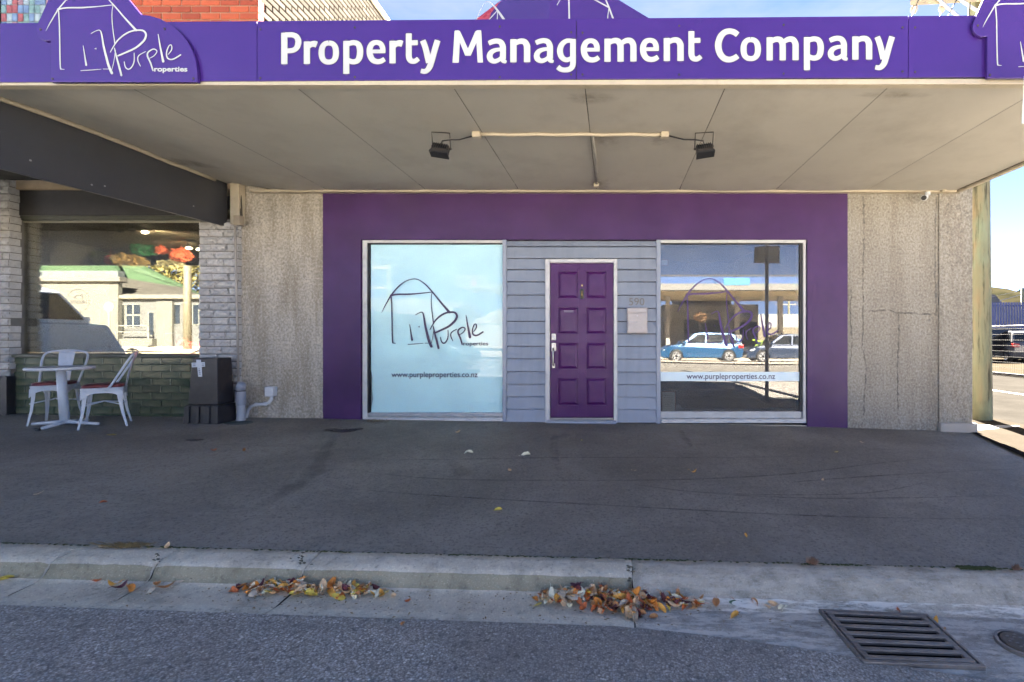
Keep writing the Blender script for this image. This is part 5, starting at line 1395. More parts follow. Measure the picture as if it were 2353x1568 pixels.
pile('smaller long heap of orange leaves in the gutter left of the larger heap', [(-1.84,-1.45,2.285,.05,4,.035),(-1.5,-1.12,2.275,.045,3,.03),(-2.4,-.6,2.27,.05,.5,.006)], 150, (-1.5, 2.27, chan_z(-1.5, 2.27)))
def leaf_at(px, py, ci, label, sc=1.0, surf='chan', me=None):
    z = CAMZ-1.2; X = d = 0
    for k in range(50):
        d = (CAMZ-z)*F/(py-CY); X = (px-CX)/F*d
        zz = foot_z(X, d) if d > 2.5 else (chan_z(X, d) if d > lip_y(X) else road_z(X, d)+.006)
        z = lerp(z, zz, .5)
    m = me or random.choice(LM[ci])
    o = bpy.data.objects.new('leaf', m); link(o); o.location = (X, d, z+.007*sc); o.rotation_euler = (random.gauss(0,.2), random.gauss(0,.2), random.uniform(0, 6.28)); o.scale = (sc*1.25,)*3
    return tag(o, label, 'leaf', 'single fallen leaves')
GL = leaf_mesh(.055, .03, .3, .4, GREENLEAF)
leaf_at(1210, 1047, 3, 'large pale dry leaf on the footpath in front of the film window', 1.7)
leaf_at(1077, 1041, 3, 'pale leaf on the footpath left of the large pale one', 1.1)
leaf_at(1051, 996, 2, 'tan leaf lying close to the film window sill', .9)
leaf_at(1171, 1083, 2, 'small pale leaf on the footpath below the large pale one', .8)
leaf_at(1145, 1174, 5, 'yellow leaf lying in the middle of the footpath', .75)
leaf_at(1592, 1086, 8, 'amber leaf on the footpath in front of the clear window', .8)
leaf_at(1455, 1082, 2, 'small tan leaf on the footpath in front of the letterbox', .55)
leaf_at(1980, 1018, 2, 'tan leaf on the footpath below the roughcast wall', .8)
leaf_at(1921, 1040, 5, 'yellow leaf on the footpath below the purple pillar end', .6)
leaf_at(237, 1155, 6, 'dark red leaf on the footpath below the chairs', .75)
leaf_at(87, 1136, 2, 'pale tan leaf on the footpath at the far left', .65)
leaf_at(560, 1038, 1, 'brown leaf on the footpath in front of the vent post', .8)
leaf_at(490, 1037, 6, 'rusty leaf beside the wet patch on the footpath', .7)
leaf_at(258, 1000, 5, 'yellow dry twig like leaf just below the table foot', .8)
leaf_at(1336, 1013, 5, 'tiny yellow leaf on the footpath before the purple door', .45)
leaf_at(383, 1259, 2, 'pale torn leaf on the kerb edge at left', .55)
leaf_at(1712, 1232, 8, 'small amber leaf on the footpath above the leaf heaps', .45)
leaf_at(1890, 1104, 2, 'tiny tan leaf on the right half of the footpath', .5)
leaf_at(225, 1338, 6, 'rust coloured leaf in the gutter by the left kerb crack', .75)
leaf_at(262, 1346, 8, 'amber curled leaf in the gutter by the left kerb crack', .75)
leaf_at(298, 1354, 0, 'orange leaf lying over the gutter joint at left', .85)
leaf_at(277, 1352, 4, 'dark maroon leaf in the gutter joint at left', .75)
leaf_at(360, 1347, 1, 'brown leaf right of the left gutter joint', .7)
leaf_at(12, 1334, 5, 'yellow leaf in the gutter at the left edge', .9)
leaf_at(38, 1330, 4, 'maroon leaf in the gutter at the left edge', .85)
leaf_at(1229, 1377, 0, 'orange leaf in the gutter just left of the larger heap', .75)
leaf_at(1236, 1390, 5, 'small yellow leaf below the orange one left of the larger heap', .5)
leaf_at(1681, 1380, 1, 'brown leaf right of the larger heap', .8)
leaf_at(1686, 1391, 0, 'green leaf right of the larger heap', .9, me=GL)
leaf_at(1688, 1417, 8, 'amber leaf below the green leaf', .65)
leaf_at(1771, 1398, 2, 'tan leaf between the green leaf and the drain grate', .85)
leaf_at(1798, 1402, 3, 'pale leaf nearest to the drain grate corner', .85)
leaf_at(1503, 1422, 1, 'brown curled leaf below the larger heap', .75)
leaf_at(875, 1366, 3, 'whitish leaf at the right end of the smaller heap', .95)
leaf_at(905, 1371, 2, 'small pale leaf past the right end of the smaller heap', .6)
leaf_at(2148, 1432, 8, 'amber leaf on the right rim of the drain grate', .65)
leaf_at(2168, 1450, 1, 'brown leaf stuck at the right corner of the drain grate', .6)
leaf_at(1893, 1414, 3, 'pale leaf on the top left corner of the drain grate', .55)
leaf_at(2065, 1408, 6, 'rusty leaf on the top rim of the drain grate', .45)
leaf_at(935, 1384, 6, 'tiny rusty leaf in the gutter between the two heaps', .45)
leaf_at(1430, 1392, 7, 'grey tan leaf fallen out of the larger heap', .9)
leaf_at(925, 1437, 1, 'brown leaf on the road below the gutter', .5)
# litter of seed husks below the film window
g0 = gp(858, 972)
mb = MB()
for k in range(170):
    X = g0.x+random.gauss(0, .075); Y = min(5.99, g0.y+.05+random.gauss(0, .035)); s_ = random.uniform(.007, .016); a = random.uniform(0, 6.28); z = foot_z(X, Y)+.006+random.random()*.018
    mb.add([(X-s_*cos(a), Y-s_*sin(a), z), (X+s_*.5*sin(a), Y-s_*.5*cos(a), z+.004), (X+s_*cos(a), Y+s_*sin(a), z+random.uniform(0,.008)), (X-s_*.5*sin(a), Y+s_*.5*cos(a), z+.003)], [(0,1,2),(0,2,3)])
tag(mb.build('husk_litter', mat('dry husks', (.20,.135,.05), .8, .4, 90)), 'small drift of dry seed husks under the corner of the film window', 'litter', kind='stuff')
# fine grit on the path and road
mb = MB()
for k in range(700):
    X = random.uniform(-6, 5); Y = random.uniform(2.55, 5.9)
    s_ = random.uniform(.002, .006); z = foot_z(X, Y)+.003
    mb.ball((X, Y, z), s_, 4, 3, (1.3,1,.5), .3)
for k in range(260):
    X = random.uniform(-2.6, 2.4); Y = random.uniform(2.0, 2.33); s_ = random.uniform(.0015, .004); mb.ball((X, Y, chan_z(X, Y)+.002), s_, 4, 3, (1.3,1,.5), .3)
tag(mb.build('grit', mat('pale grit', (.27,.25,.21), .8, .4, 200)), 'scattered pale grit and crumbs on the footpath', 'grit', kind='stuff')
# moss and dry grass along the back of the kerb
MOSS = mat('kerb moss', (.055,.07,.018), .95, .4, 60, .8, 120, .006); STRAW = mat('dry grass', (.30,.21,.09), .8, .3, 50)
mb = MB()
for k in range(900):
    X = random.uniform(-3.4, 2.4); dens = .35+.65*max(0, sin(X*7.1)+.3*sin(X*23))
    if random.random() > dens: continue
    r = random.uniform(.0025, .007); mb.ball((X, 2.502+random.uniform(-.005, .007), kerb_z(X)+.002), r, 5, 3, (1.6,1,.7), .3)
for k in range(160):
    X = P(lerp(2205, 2285, random.random()), 0, 2.5).x; mb.ball((X, 2.502+random.uniform(-.012,.012), kerb_z(X)+.004), random.uniform(.004,.010), 5, 4, (1.4,1,.8), .3)
tag(mb.build('moss', MOSS), 'dark green moss growing along the back edge of the kerb', 'moss', kind='stuff')
def tuft(px, py, n, r, h, label, m=STRAW, wid=1):
    z = kerb_z(0); d = 2.5; X = (px-CX)/F*d; z = kerb_z(X)
    mb = MB()
    for k in range(n):
        a = random.uniform(0, 6.28); q = random.random(); b = Vector((X+random.gauss(0, r*.35)*wid, d+random.gauss(0, r*.2), z+.002)); t_ = b+Vector((cos(a)*r*q*wid, sin(a)*r*q*.7, h*random.uniform(.3, 1)))
        s_ = Vector((-sin(a), cos(a), 0))*.0016
        mb.add([b-s_, b+s_, b.lerp(t_, .6)+s_*.8+Vector((0,0,.004)), t_, b.lerp(t_, .6)-s_*.8+Vector((0,0,.004))], [(0,1,2,3,4)])
    return tag(mb.build('dry_grass_tuft', m, fix=False), label, 'grass tuft')
tuft(1867, 1297, 90, .032, .045, 'pinkish dry grass tuft at the back of the kerb above the drain grate', mat('pink dry grass', (.30,.17,.11), .8, .3, 50))
tuft(2335, 1309, 50, .028, .035, 'small dry grass tuft at the back of the kerb at the right edge', mat('pink dry grass', (.30,.17,.11), .8, .3, 50))
tuft(285, 1262, 150, .05, .022, 'flat patch of yellow dry grass at the back of the kerb at left', STRAW, 2.6)

# dark crumbled hollows and moss on the kerb face, fragments of leaf in the gutter
mb = MB()
for (px, py, n_, sx_, sz_) in ((683,1293,34,.022,.022),(1448,1318,26,.010,.030),(455,1336,16,.018,.006),(340,1290,16,.010,.02)):
    X0 = (px-CX)/F*2.345; z0 = RZ0 = CAMZ+(CY-py)/F*2.348
    for k in range(n_//2):
        X = X0+random.gauss(0, sx_); zz = z0+random.gauss(0, sz_); kz = kerb_z(X); rel = zz-kz
        Y = 2.362-.024*max(0, min(1, (-.024-rel)/.044)) if rel < -.02 else 2.39
        mb.ball((X, Y-.001, max(zz, kz-.075)), random.uniform(.0022, .0062), 6, 4, (1.7,.22,.8), .4)
tag(mb.build('kerb_pits', mat('dark pit moss', (.11,.105,.08), .95, .5, 90)), 'dark mossy pits and crumbled holes along the kerb face', 'moss', kind='stuff')
mb = MB()
for k in range(240):
    X = random.choice((random.gauss(.0, .45), random.gauss(-1.45, .4), random.uniform(-2.6, 1.6))); Y = random.uniform(2.08, 2.32); z = chan_z(X, Y)+.003; s_ = random.uniform(.004, .011); a = random.uniform(0, 6.28)
    mb.add([(X-s_*cos(a), Y-s_*sin(a), z), (X+s_*.4*sin(a), Y-s_*.4*cos(a), z+.003), (X+s_*cos(a), Y+s_*sin(a), z+random.uniform(0,.004)), (X-s_*.4*sin(a), Y+s_*.4*cos(a), z+.002)], [(0,1,2),(0,2,3)])
tag(mb.build('leaf_crumbs', mat('leaf crumbs', (.26,.16,.07), .8, .6, 60)), 'broken leaf crumbs scattered along the gutter', 'litter', kind='stuff')

# ------------------------------------------------------------------ stains and tyre marks on the path
TYRE = m_stain('tyre rubber stain', (.05,.046,.042), .55, 9, .3, .62, .6, True); WET = m_stain('dark wet stain', (.028,.026,.024), .9, 7, .2, .5, .45, True); FADE = m_stain('faded damp stain', (.065,.058,.05), .26, 4.5, .25, .65, .7, True)
PALE = m_stain('pale drip stain', (.21,.195,.175), .4, 6, .35, .65, .8, True)
SL = [0]
def ground_strip(name, pts, w0, m, z=.0035, thin=True):
    SL[0] += 1; z = .003+.00035*SL[0]
    if name == 'tyre_mark': w0 *= .62
    l = smooth_line(pts, [1]*len(pts), 8); A_, B_, M1_, M2_ = [], [], [], []; N = len(l); ps = []
    for i, (x, y, _) in enumerate(l):
        g_ = gp(x, y) if False else None
        zz = CAMZ-1.15
        for k in range(30): d = (CAMZ-zz)*F/(y-CY); X = (x-CX)/F*d; zz = foot_z(X, d)
        ps.append(Vector((X, d, 0)))
    for i, p in enumerate(ps):
        t_ = (ps[min(i+1,N-1)]-ps[max(i-1,0)]); t_.normalize(); nn = Vector((-t_.y, t_.x, 0))
        w = w0*(sin(pi*(i+.35)/(N-.3))**.5 if thin else 1)
        for s_, q in ((1, A_), (.45, M1_), (-.45, M2_), (-1, B_)):
            v = p+nn*w*s_*(1+.18*sin(i*.9)+.1*sin(i*2.3+1)); q.append(Vector((v.x, v.y, foot_z(v.x, v.y)+.006*sin(v.x*1.7+(v.y-2.495)/4.105*5)*sin((v.y-2.495)/4.105*pi)+z)))
    mb = MB(); mb.add(A_+M1_+M2_+B_, [(k*N+i, k*N+i+1, (k+1)*N+i+1, (k+1)*N+i) for k in range(3) for i in range(N-1)])
    so_ = struct(mb.build(name, m)); at = so_.data.attributes.new('soft', 'FLOAT', 'POINT')
    for k in range(4):
        for i in range(N): at.data[k*N+i].value = (1 if k in (1, 2) else 0)*min(1, sin(pi*(i+.01)/(N-1))*2.2)
ground_strip('tyre_mark', [(760,1052),(1000,1056),(1300,1054),(1600,1052),(1900,1048)], .018, TYRE)
ground_strip('tyre_mark', [(770,1075),(1000,1100),(1300,1106),(1560,1104),(1800,1090),(2000,1068),(2200,1050)], .025, TYRE)
ground_strip('tyre_mark', [(1430,1112),(1600,1133),(1800,1138),(2000,1132),(2150,1105)], .018, TYRE)
ground_strip('tyre_mark', [(740,1118),(980,1138),(1300,1158),(1700,1180),(2000,1190),(2353,1194)], .020, TYRE)
ground_strip('tyre_mark', [(1800,1110),(2000,1095),(2353,1080)], .02, TYRE)
ground_strip('tyre_mark', [(1640,1138),(1900,1146),(2353,1140)], .016, TYRE)
ground_strip('wet_stain', [(770,1000),(745,1040),(720,1085),(660,1130),(560,1185)], .085, FADE)
ground_strip('wet_stain', [(745,987),(790,990),(835,984)], .10, WET)
ground_strip('wet_stain', [(430,1013),(450,1014),(470,1013)], .05, WET)
ground_strip('wet_stain', [(1030,1060),(1060,1085),(1040,1100)], .09, FADE)
ground_strip('drip_stain', [(1275,1000),(1272,1040),(1285,1085)], .06, PALE)
ground_strip('drip_stain', [(1560,985),(1575,1010),(1590,1030)], .05, PALE)
# ------------------------------------------------------------------ utility pole at the corner
def m_pole():
    t = MT('treated pole wood')
    c = t.ramp(t.noise(3, 6, .65, (2.2, 2.2, .35)), [(.3, (.13,.145,.095)), (.5, (.19,.18,.11)), (.68, (.215,.165,.095))])
    c = t.mix(t.ramp(t.noise(9, 6, .7, (2.4, 2.4, .13)), [(.52, 0), (.61, .9)]), c, (.045,.045,.03))
    c = t.mix(t.ramp(t.noise(2, 4, .6, (1, 1, .4)), [(.5, 0), (.68, .7)]), c, (.19,.265,.19))
    t.set(c, .85, spec=.2); t.bump(t.noise(11, 6, .7, (2.4, 2.4, .13)), .6, .012); return t.m
POLE = m_pole()
pd = 7.12; pxb = P(2253, 965, pd)
up = thing('utility_pole', 'weathered round timber utility pole at the street corner, cross arm above', 'utility pole', (pxb.x, pd, CAMZ-1.285))
topx = pxb.x-.0
mb = MB(); pts = []; rs_ = []
for k in range(22):
    t_ = k/21; z = CAMZ-1.40+t_*9.8; pts.append((pxb.x-.045*t_*9.8/6.2*.9, pd, z)); rs_.append(lerp(.148, .112, t_))
mb.tube(pts, rs_, 20); mb.build('pole_shaft', POLE, up, smooth=True)
az = P(0, 12, pd-.15); TIMB = mat('cross arm timber', (.42,.34,.21), .7, .15, 6, .3, 30, .004)
aL = P(2090, 8, pd-.2); 
MB().hexa([P(2091,13,pd-.2), P(2300,2,pd-.2), P(2300,2,pd-.05), P(2091,13,pd-.05)], [P(2091,-8,pd-.2), P(2300,-20,pd-.2), P(2300,-20,pd-.05), P(2091,-8,pd-.05)]).build('cross_arm', TIMB, up, bevel=.006)
MB().tube([P(2150,-6,pd-.22), P(2210,46,pd-.24)], .022, 8).build('arm_brace', GALV, up); MB().tube([P(2196,-6,pd-.22), P(2246,26,pd-.2)], .022, 8).build('arm_brace', GALV, up)
PORC = mat('brown glazed insulator', (.45,.38,.29), .25)
for ix in (2097, 2162):
    c = P(ix+3, 13 if ix < 2120 else 10, pd-.13)
    mb = MB(); mb.lathe([(.022,0),(.030,-.02),(.048,-.03),(.036,-.04),(.052,-.055),(.038,-.066),(.050,-.082),(.034,-.096),(.02,-.12)], c, 14); mb.build('insulator', PORC, up, smooth=True)
    e = c+Vector((-.01,0,-.12)); MB().tube([e, e+Vector((-.03,0,-.06)), e+Vector((-.14,.05,-.19))], .006, 6).build('wire_loop', GALV, up)
    MB().tube([e+Vector((-.03,0,-.06)), e+Vector((.0,0,-.09)), e+Vector((.01,.02,-.22))], .006, 6).build('wire_loop', GALV, up)
for (x0_, y0_, x1_, y1_) in ((2112,-5,2085,60),(2200,-5,2166,60),(2229,5,2226,50)): MB().tube([P(x0_,y0_,pd-.3), P(x1_,y1_,pd-.3)], .006, 6).build('line_wire', BLACK, up)
# meter cabinet on the side wall of the shop
mc = thing('wall_cabinet', 'narrow grey electrical cabinet on the side wall behind the pole', 'cabinet', (4.66, 6.3, CAMZ-.9))
a = P(2231, 565, 6.25); b = P(2239, 860, 6.25)
MB().box(4.632, 4.73, 6.30, 6.78, CAMZ-.42, CAMZ+1.18).build('cabinet_body', mat('cabinet grey', (.30,.33,.38), .5, .08), mc, bevel=.006)
for zz in (CAMZ+1.0, CAMZ+.35, CAMZ-.3): MB().box(4.73, 4.74, 6.31, 6.36, zz-.03, zz+.03).build('hinge', GALV, mc)
# parking sign on its own post just right of the frame
ps = thing('parking_sign', 'blue sign with white border on a steel post at the kerb, cut off at right', 'sign', (2.95, 3.12, foot_z(2.95, 3.12)))
MB().cyl((2.97, 3.14, foot_z(2.95,3.12)), (2.97, 3.14, CAMZ+2.0), .034, 14).build('post', GALV, ps, smooth=True)
sx0 = P(2349, 0, 3.10).x; z1, z0_ = P(0, 168, 3.1).z, P(0, 284, 3.1).z
MB().prism([(sx0+.012,3.10,z1-.02),(sx0-.004,3.10,z0_),(sx0+.50,3.10,z0_-.01),(sx0+.50,3.10,z1+.0)], (0,.003,0)).build('sign_plate', WHITE, ps)
MB().poly([(sx0+.018,3.098,z0_+.03),(sx0+.48,3.098,z0_+.03),(sx0+.48,3.098,z1-.05),(sx0+.026,3.098,z1-.05)]).build('blue_field', mat('sign blue', (.015,.12,.42), .4), ps)

# ------------------------------------------------------------------ cars
GLASS_D = mat('dark car glass', (.012,.014,.016), .06, .05, spec=.8); TYRE_M = mat('tyre', (.02,.02,.02), .8); RIM = mat('alloy rim', (.55,.56,.57), .3, .05, metal=.8)
LAMP_W = mat('headlamp', (.6,.62,.64), .15); LAMP_R = mat('tail lamp', (.45,.02,.015), .15); UNDER = mat('car underside', (.01,.01,.01), .8)
def carpaint(name, c, metal=.3):
    t = MT(name); t.set(tuple(c), .28, metal, .5, .8); return t.m
def car(label, loc, rot, paint, kind='hatch', L_=4.35, W_=1.8, H_=1.6, group=None, belt=None):
    t = thing('parked_car', label, 'van' if kind == 'van' else 'car', loc, rot, group)
    h = H_; w = W_/2; xf, xr = L_/2, -L_/2; r = .33; wx = (xf-.85, xr+.80)
    b = belt or h*.60
    if kind == 'van': low = [(xr+.02,.75*h),(xr,.3),(xr+.05,.24)]; topl = [(xr+.02,b),(xr+.02,.75)]
    prof = [(xf-.02,.30),(xf,.42),(xf-.03,.62),(xf-.18,.74),(xf-.55,b-.07),(xf-1.15,b),(xr+.06,b+.05),(xr+.0,b-.16),(xr-.0,.52),(xr+.05,.28)]
    def arch(cx_): return [(cx_-(r+.06)*cos(pi*k/10), .24+(r+.10)*sin(pi*k/10)*1.05) for k in range(11)]
    poly = list(prof)+[(xr+.1,.24)]+arch(wx[1])+arch(wx[0])+[(xf-.1,.24)]
    mb = MB(); n = len(poly)
    def yw(x): return w*(1-.10*max(0, (abs(x)-L_/2+.7)/.7)**2)
    mb.v += [Vector((x, yw(x), z)) for x, z in poly]+[Vector((x, -yw(x), z)) for x, z in poly]
    mb.f += [tuple(range(n)), tuple(range(2*n-1, n-1, -1))]+[(i, i+n, (i+1) % n+n, (i+1) % n) for i in range(n)]
    mb.build('body', paint, t, local=True, bevel=.035, seg=2)
    if kind == 'van': gh = [(xf-.95,b-.02),(xf-1.55,h-.10),(xf-1.9,h),(xr+.12,h),(xr+.05,h-.1),(xr+.06,b)]
    elif kind == 'sedan': gh = [(xf-1.2,b-.02),(xf-2.0,h-.04),(xf-2.5,h),(xr+1.2,h-.03),(xr+.45,b+.03)]
    else: gh = [(xf-1.1,b-.02),(xf-1.85,h-.07),(xf-2.35,h),(xr+.75,h-.05),(xr+.42,h-.14),(xr+.12,b+.03)]
    def gy(z): return w*lerp(.97, .78, (z-b)/(h-b))
    mb = MB(); n = len(gh)
    mb.v += [Vector((x, gy(z), z)) for x, z in gh]+[Vector((x, -gy(z), z)) for x, z in gh]
    mb.f += [tuple(range(n)), tuple(range(2*n-1, n-1, -1))]+[(i, i+n, (i+1) % n+n, (i+1) % n) for i in range(n)]
    mb.build('roof', paint, t, local=True, bevel=.03, seg=2)
    cx_ = sum(p[0] for p in gh)/n; 
    lo, hi = b+.05, h-.11
    xs0 = gh[0][0]-.26; xs1 = gh[-1][0]+.20
    spans = [(xs0, xs0-1.05), (xs0-1.13, xs0-2.0 if kind != 'van' else xs1)] + ([(xs0-2.08, xs1)] if kind not in ('van',) and xs0-2.08 > xs1+.2 else [])
    for s_ in (1, -1):
        for (a, c) in spans:
            sl = lambda x, z: x-(z-lo)/(hi-lo)*(.72 if abs(x-xs0) < .01 else (-.32 if abs(x-xs1) < .01 else .06))
            q = [(a, lo), (c, lo), (sl(c, hi), hi), (sl(a, hi), hi)]
            MB().poly([(x, s_*(gy(z)+.006), z) for x, z in q]).build('side_window', GLASS_D, t, local=True)
    f0, f1 = gh[0], gh[1]
    def wsq(p, q_, k=.008): 
        dx_, dz_ = q_[0]-p[0], q_[1]-p[1]; ln = math.hypot(dx_, dz_); nx_, nz_ = dz_/ln*k, -dx_/ln*k
        sgn = 1 if p[0] > 0 else -1
        nx_, nz_ = abs(nx_)*sgn, abs(nz_)
        A = (lerp(p[0],q_[0],.1)+nx_, lerp(p[1],q_[1],.1)+nz_); B = (lerp(p[0],q_[0],.92)+nx_, lerp(p[1],q_[1],.92)+nz_)
        return [(A[0], .9*gy(A[1]), A[1]), (A[0], -.9*gy(A[1]), A[1]), (B[0], -.88*gy(B[1]), B[1]), (B[0], .88*gy(B[1]), B[1])]
    MB().poly(wsq(f0, f1)).build('windscreen', GLASS_D, t, local=True)
    MB().poly(wsq(gh[-1], gh[-2])).build('rear_window', GLASS_D, t, local=True)
    for s_ in (1, -1):
        for cxw in wx:
            wh = MB().tube([(cxw, s_*(w-.20), r), (cxw, s_*(w-.01), r)], r, 22).build('wheel', TYRE_M, t, local=True, bevel=.03)
            y = s_*(w-.002); mb = MB()
            for k in range(5):
                a = 2*pi*k/5+.3; u = Vector((cos(a), 0, sin(a))); v_ = Vector((-sin(a), 0, cos(a))); c = Vector((cxw, y, r))
                mb.add([c+v_*.045, c-v_*.045, c+u*.215-v_*.07, c+u*.215+v_*.07], [(0,1,2,3)])
            for k in range(20):
                a, b2 = 2*pi*k/20, 2*pi*(k+1)/20; c = Vector((cxw, y, r)); mb.add([c+Vector((cos(a),0,sin(a)))*.2, c+Vector((cos(b2),0,sin(b2)))*.2, c+Vector((cos(b2),0,sin(b2)))*.235, c+Vector((cos(a),0,sin(a)))*.235], [(0,1,2,3)])
            mb.build('rim', RIM, wh, local=True)
        MB().hexa([(xf-.28, s_*(w*.62), .60),(xf-.02, s_*(w*.58), .60),(xf-.16, s_*(w*.93), .62),(xf-.45, s_*(w*.965), .64)],[(xf-.32, s_*(w*.62), .74),(xf-.14, s_*(w*.58), .72),(xf-.24, s_*(w*.94), .75),(xf-.5, s_*(w*.97), .77)]).build('headlight', LAMP_W, t, local=True)
        MB().box(xr-.012, xr+.30, s_*(w*.66), s_*(w*.965), b-.22, b-.02).build('tail_light', LAMP_R, t, local=True, bevel=.03)
        MB().hexa([(xf-1.35, s_*w, b+.02),(xf-1.2, s_*w, b+.02),(xf-1.2, s_*(w+.18), b+.04),(xf-1.35, s_*(w+.18), b+.04)],[(xf-1.35, s_*w, b+.14),(xf-1.2, s_*w, b+.14),(xf-1.22, s_*(w+.18), b+.15),(xf-1.35, s_*(w+.18), b+.15)]).build('wing_mirror', paint, t, local=True)
    MB().box(xf-.03, xf+.012, -w*.55, w*.55, .38, .56).build('grille', UNDER, t, local=True)
    MB().box(xr+.2, xf-.2, -w*.9, w*.9, .20, .42).build('underside', UNDER, t, local=True)
    return t
yz = CAMZ-1.31
# seen past the pole
car('black estate car parked behind the wire fence', (25.0*(2298-CX)/F, 25.0, yz), 0, carpaint('black car paint', (.006,.007,.010), 0), 'hatch', 4.7, 1.85, 1.78)
car('silver car with red tail lamp at the right edge behind the wire fence', (P(2362,0,22.9).x+1.05, 22.9+1.9, yz), radians(68), carpaint('silver car paint', (.10,.10,.105), .2), 'hatch', 4.4, 1.8, 1.62)
# blue picket fence
pf = thing('picket_fence', 'tall dark blue picket fence behind the parked cars', 'fence', (29.5*(2330-CX)/F, 29.5, yz))
BLUE = mat('blue fence paint', (.028,.045,.17), .5, .1, 2)
fx0, fx1 = P(2274,0,29.5).x, P(2420,0,29.5).x
x = fx0; me = MB().box(-.062, .062, -.012, .012, 0, 3.46).mesh('picket'); me.materials.append(BLUE)
while x < fx1: put('picket', me, pf, (x, 29.5, yz)); x += .174
for zz in (.4, 1.75, 3.2): MB().box(fx0-.05, fx1, 29.515, 29.56, yz+zz, yz+zz+.09).build('fence_rail', BLUE, pf)
# wire mesh fence along the yard edge (runs away from the camera)
WIRE = mat('dull fence wire', (.045,.042,.038), .8, .1, 9, spec=.1)
wf2 = thing('wire_fence', 'galvanised wire mesh fence along the yard edge', 'fence', (13.5, 15, yz))
mb = MB()
FX = 13.45
for k in range(9): z = yz+.04+k*.19; mb.tube([(FX, 8, z), (FX, 24, z)], .006, 4)
mb.build('mesh_wires', WIRE, wf2)
mb = MB(); k = 0; y = 8
while y < 24: mb.tube([(FX, y, yz+.02), (FX, y, yz+1.62)], .0035, 4, False); y += .085
o = mb.build('mesh_uprights', WIRE, wf2); o['kind'] = 'stuff'
MB().tube([(FX, 8, yz+1.66), (FX, 24, yz+1.66)], .02, 8).build('top_rail', mat('fence rail', (.12,.11,.095), .7), wf2)
MB().box(FX-.05, FX+.05, 8, 24, yz-.02, yz+.05).build('bottom_sill', DARKM, wf2)
for yy in (8, 11.2, 14.4, 19.6, 24): MB().cyl((FX, yy, yz), (FX, yy, yz+1.7), .03, 10).build('fence_post', WIRE, wf2)
# a roof and second pole beyond the fence
hh = thing('distant_house', 'dark roofed house half hidden behind the utility pole beyond the blue fence', 'house', (P(2268,0,45).x, 45, yz))
c = P(2250, 0, 45).x
MB().box(c-3, P(2284,0,45).x, 45, 52, yz, P(0,700,45).z).build('wall', mat('house wall', (.18,.17,.16), .8), hh)
mb = MB(); zz0, zz1 = P(0,698,45).z, P(0,678,45).z; xr_ = P(2294,0,45).x; mb.prism([(c-4,44.5,zz0),(xr_,44.5,zz0),(P(2276,0,45).x,44.5,zz1),(c-3,44.5,zz1)], (0,8,0)); mb.build('roof', mat('slate roof', (.07,.075,.085), .7), hh)
MB().box(P(2277,0,44.6).x, P(2283,0,44.6).x, 44.9, 44.99, P(0,725,45).z, P(0,705,45).z).build('window', GLASS_D, hh)
p2 = thing('power_pole', 'short pale timber pole rising behind the blue fence at the right edge', 'utility pole', (P(2350,0,36).x, 36, yz))
MB().tube([(P(2350,0,36).x, 36, yz), (P(2350,0,36).x, 36, P(0,662,36).z)], .125, 12).build('pole_shaft', POLE, p2, smooth=True)
mb = MB(); mb.tube([P(2240,690,36), P(2300,678,36), P(2350,668,36)], .012, 5); mb.tube([P(2296,692,36), P(2350,676,36)], .03, 5); mb.build('line_wire', GALV, p2)

# ------------------------------------------------------------------ across the street: what the windows mirror
def R_(px, py, V): p = P(px, py, V); return Vector((p.x, 2*GLY-V, p.z))
def RX(px, V): return (px-CX)/F*V
def RZ(py, V): return CAMZ+(CY-py)/F*V
zr = CAMZ-1.34
NAVYT = mat('navy lettering', (.02,.05,.2), .5); REDT = mat('red lettering', (.45,.03,.03), .5)
bc = car('metallic blue hatchback parked across the street', (RX(1606,26), 2*GLY-26, zr-.06), pi, carpaint('blue car paint', (.011,.062,.15)), 'hatch', 4.5, 1.8, 1.62)
dc = car('dark navy hatchback with green and white livery parked across the street', (RX(1800,26), 2*GLY-26, zr-.08), pi, carpaint('navy car paint', (.018,.03,.06)), 'hatch', 4.6, 1.8, 1.55)
LIME = mat('lime lettering', (.35,.6,.03), .5); WT = mat('white lettering', (.75,.75,.75), .5)
y = 2*GLY-26+.915; bx_ = RX(1783,26); bz_ = RZ(805,26)
def wordbox(name, s, m, parent, x0_, x1_, z0_, z1_, y, flip=False):
    # read from the street side (looking towards -Y): +X runs to the reader's left
    return text_on(name, s, m, parent, (lambda u, v: (lerp(x1_, x0_, u), y, lerp(z0_, z1_, v))), off=.02)
wordbox('livery', 'GGO AUTO', LIME, dc, RX(1782,26), RX(1856,26), RZ(805,26), RZ(792,26), y+.006)
wordbox('livery', 'R CAR SPECIALISTS', WT, dc, RX(1792,26), RX(1862,26), RZ(813,26), RZ(807,26), y+.006)
MB().prism([(RX(1778,26),y+.004,RZ(793,26)),(RX(1860,26),y+.004,RZ(780,26)),(RX(1860,26),y+.004,RZ(783,26)),(RX(1778,26),y+.004,RZ(796,26))], (0,.002,0)).build('livery_stripe', LIME, dc)
tc = car('teal car parked at the near kerb, a faint shape mirrored in the film window', (RX(905,13.2), 2*GLY-13.2, road_z(RX(905,13.2), -.9)), 0, carpaint('teal car paint', (.05,.10,.12)), 'hatch', 4.5, 1.85, 1.75)
vn = car('pale blue van parked at the near kerb, mirrored in the cafe window', (RX(-55,10.6), 2*GLY-10.6, road_z(-12, 1)), 0, carpaint('pale blue van paint', (.62,.68,.74), .0), 'van', 4.9, 1.85, 2.15, None, 1.30)
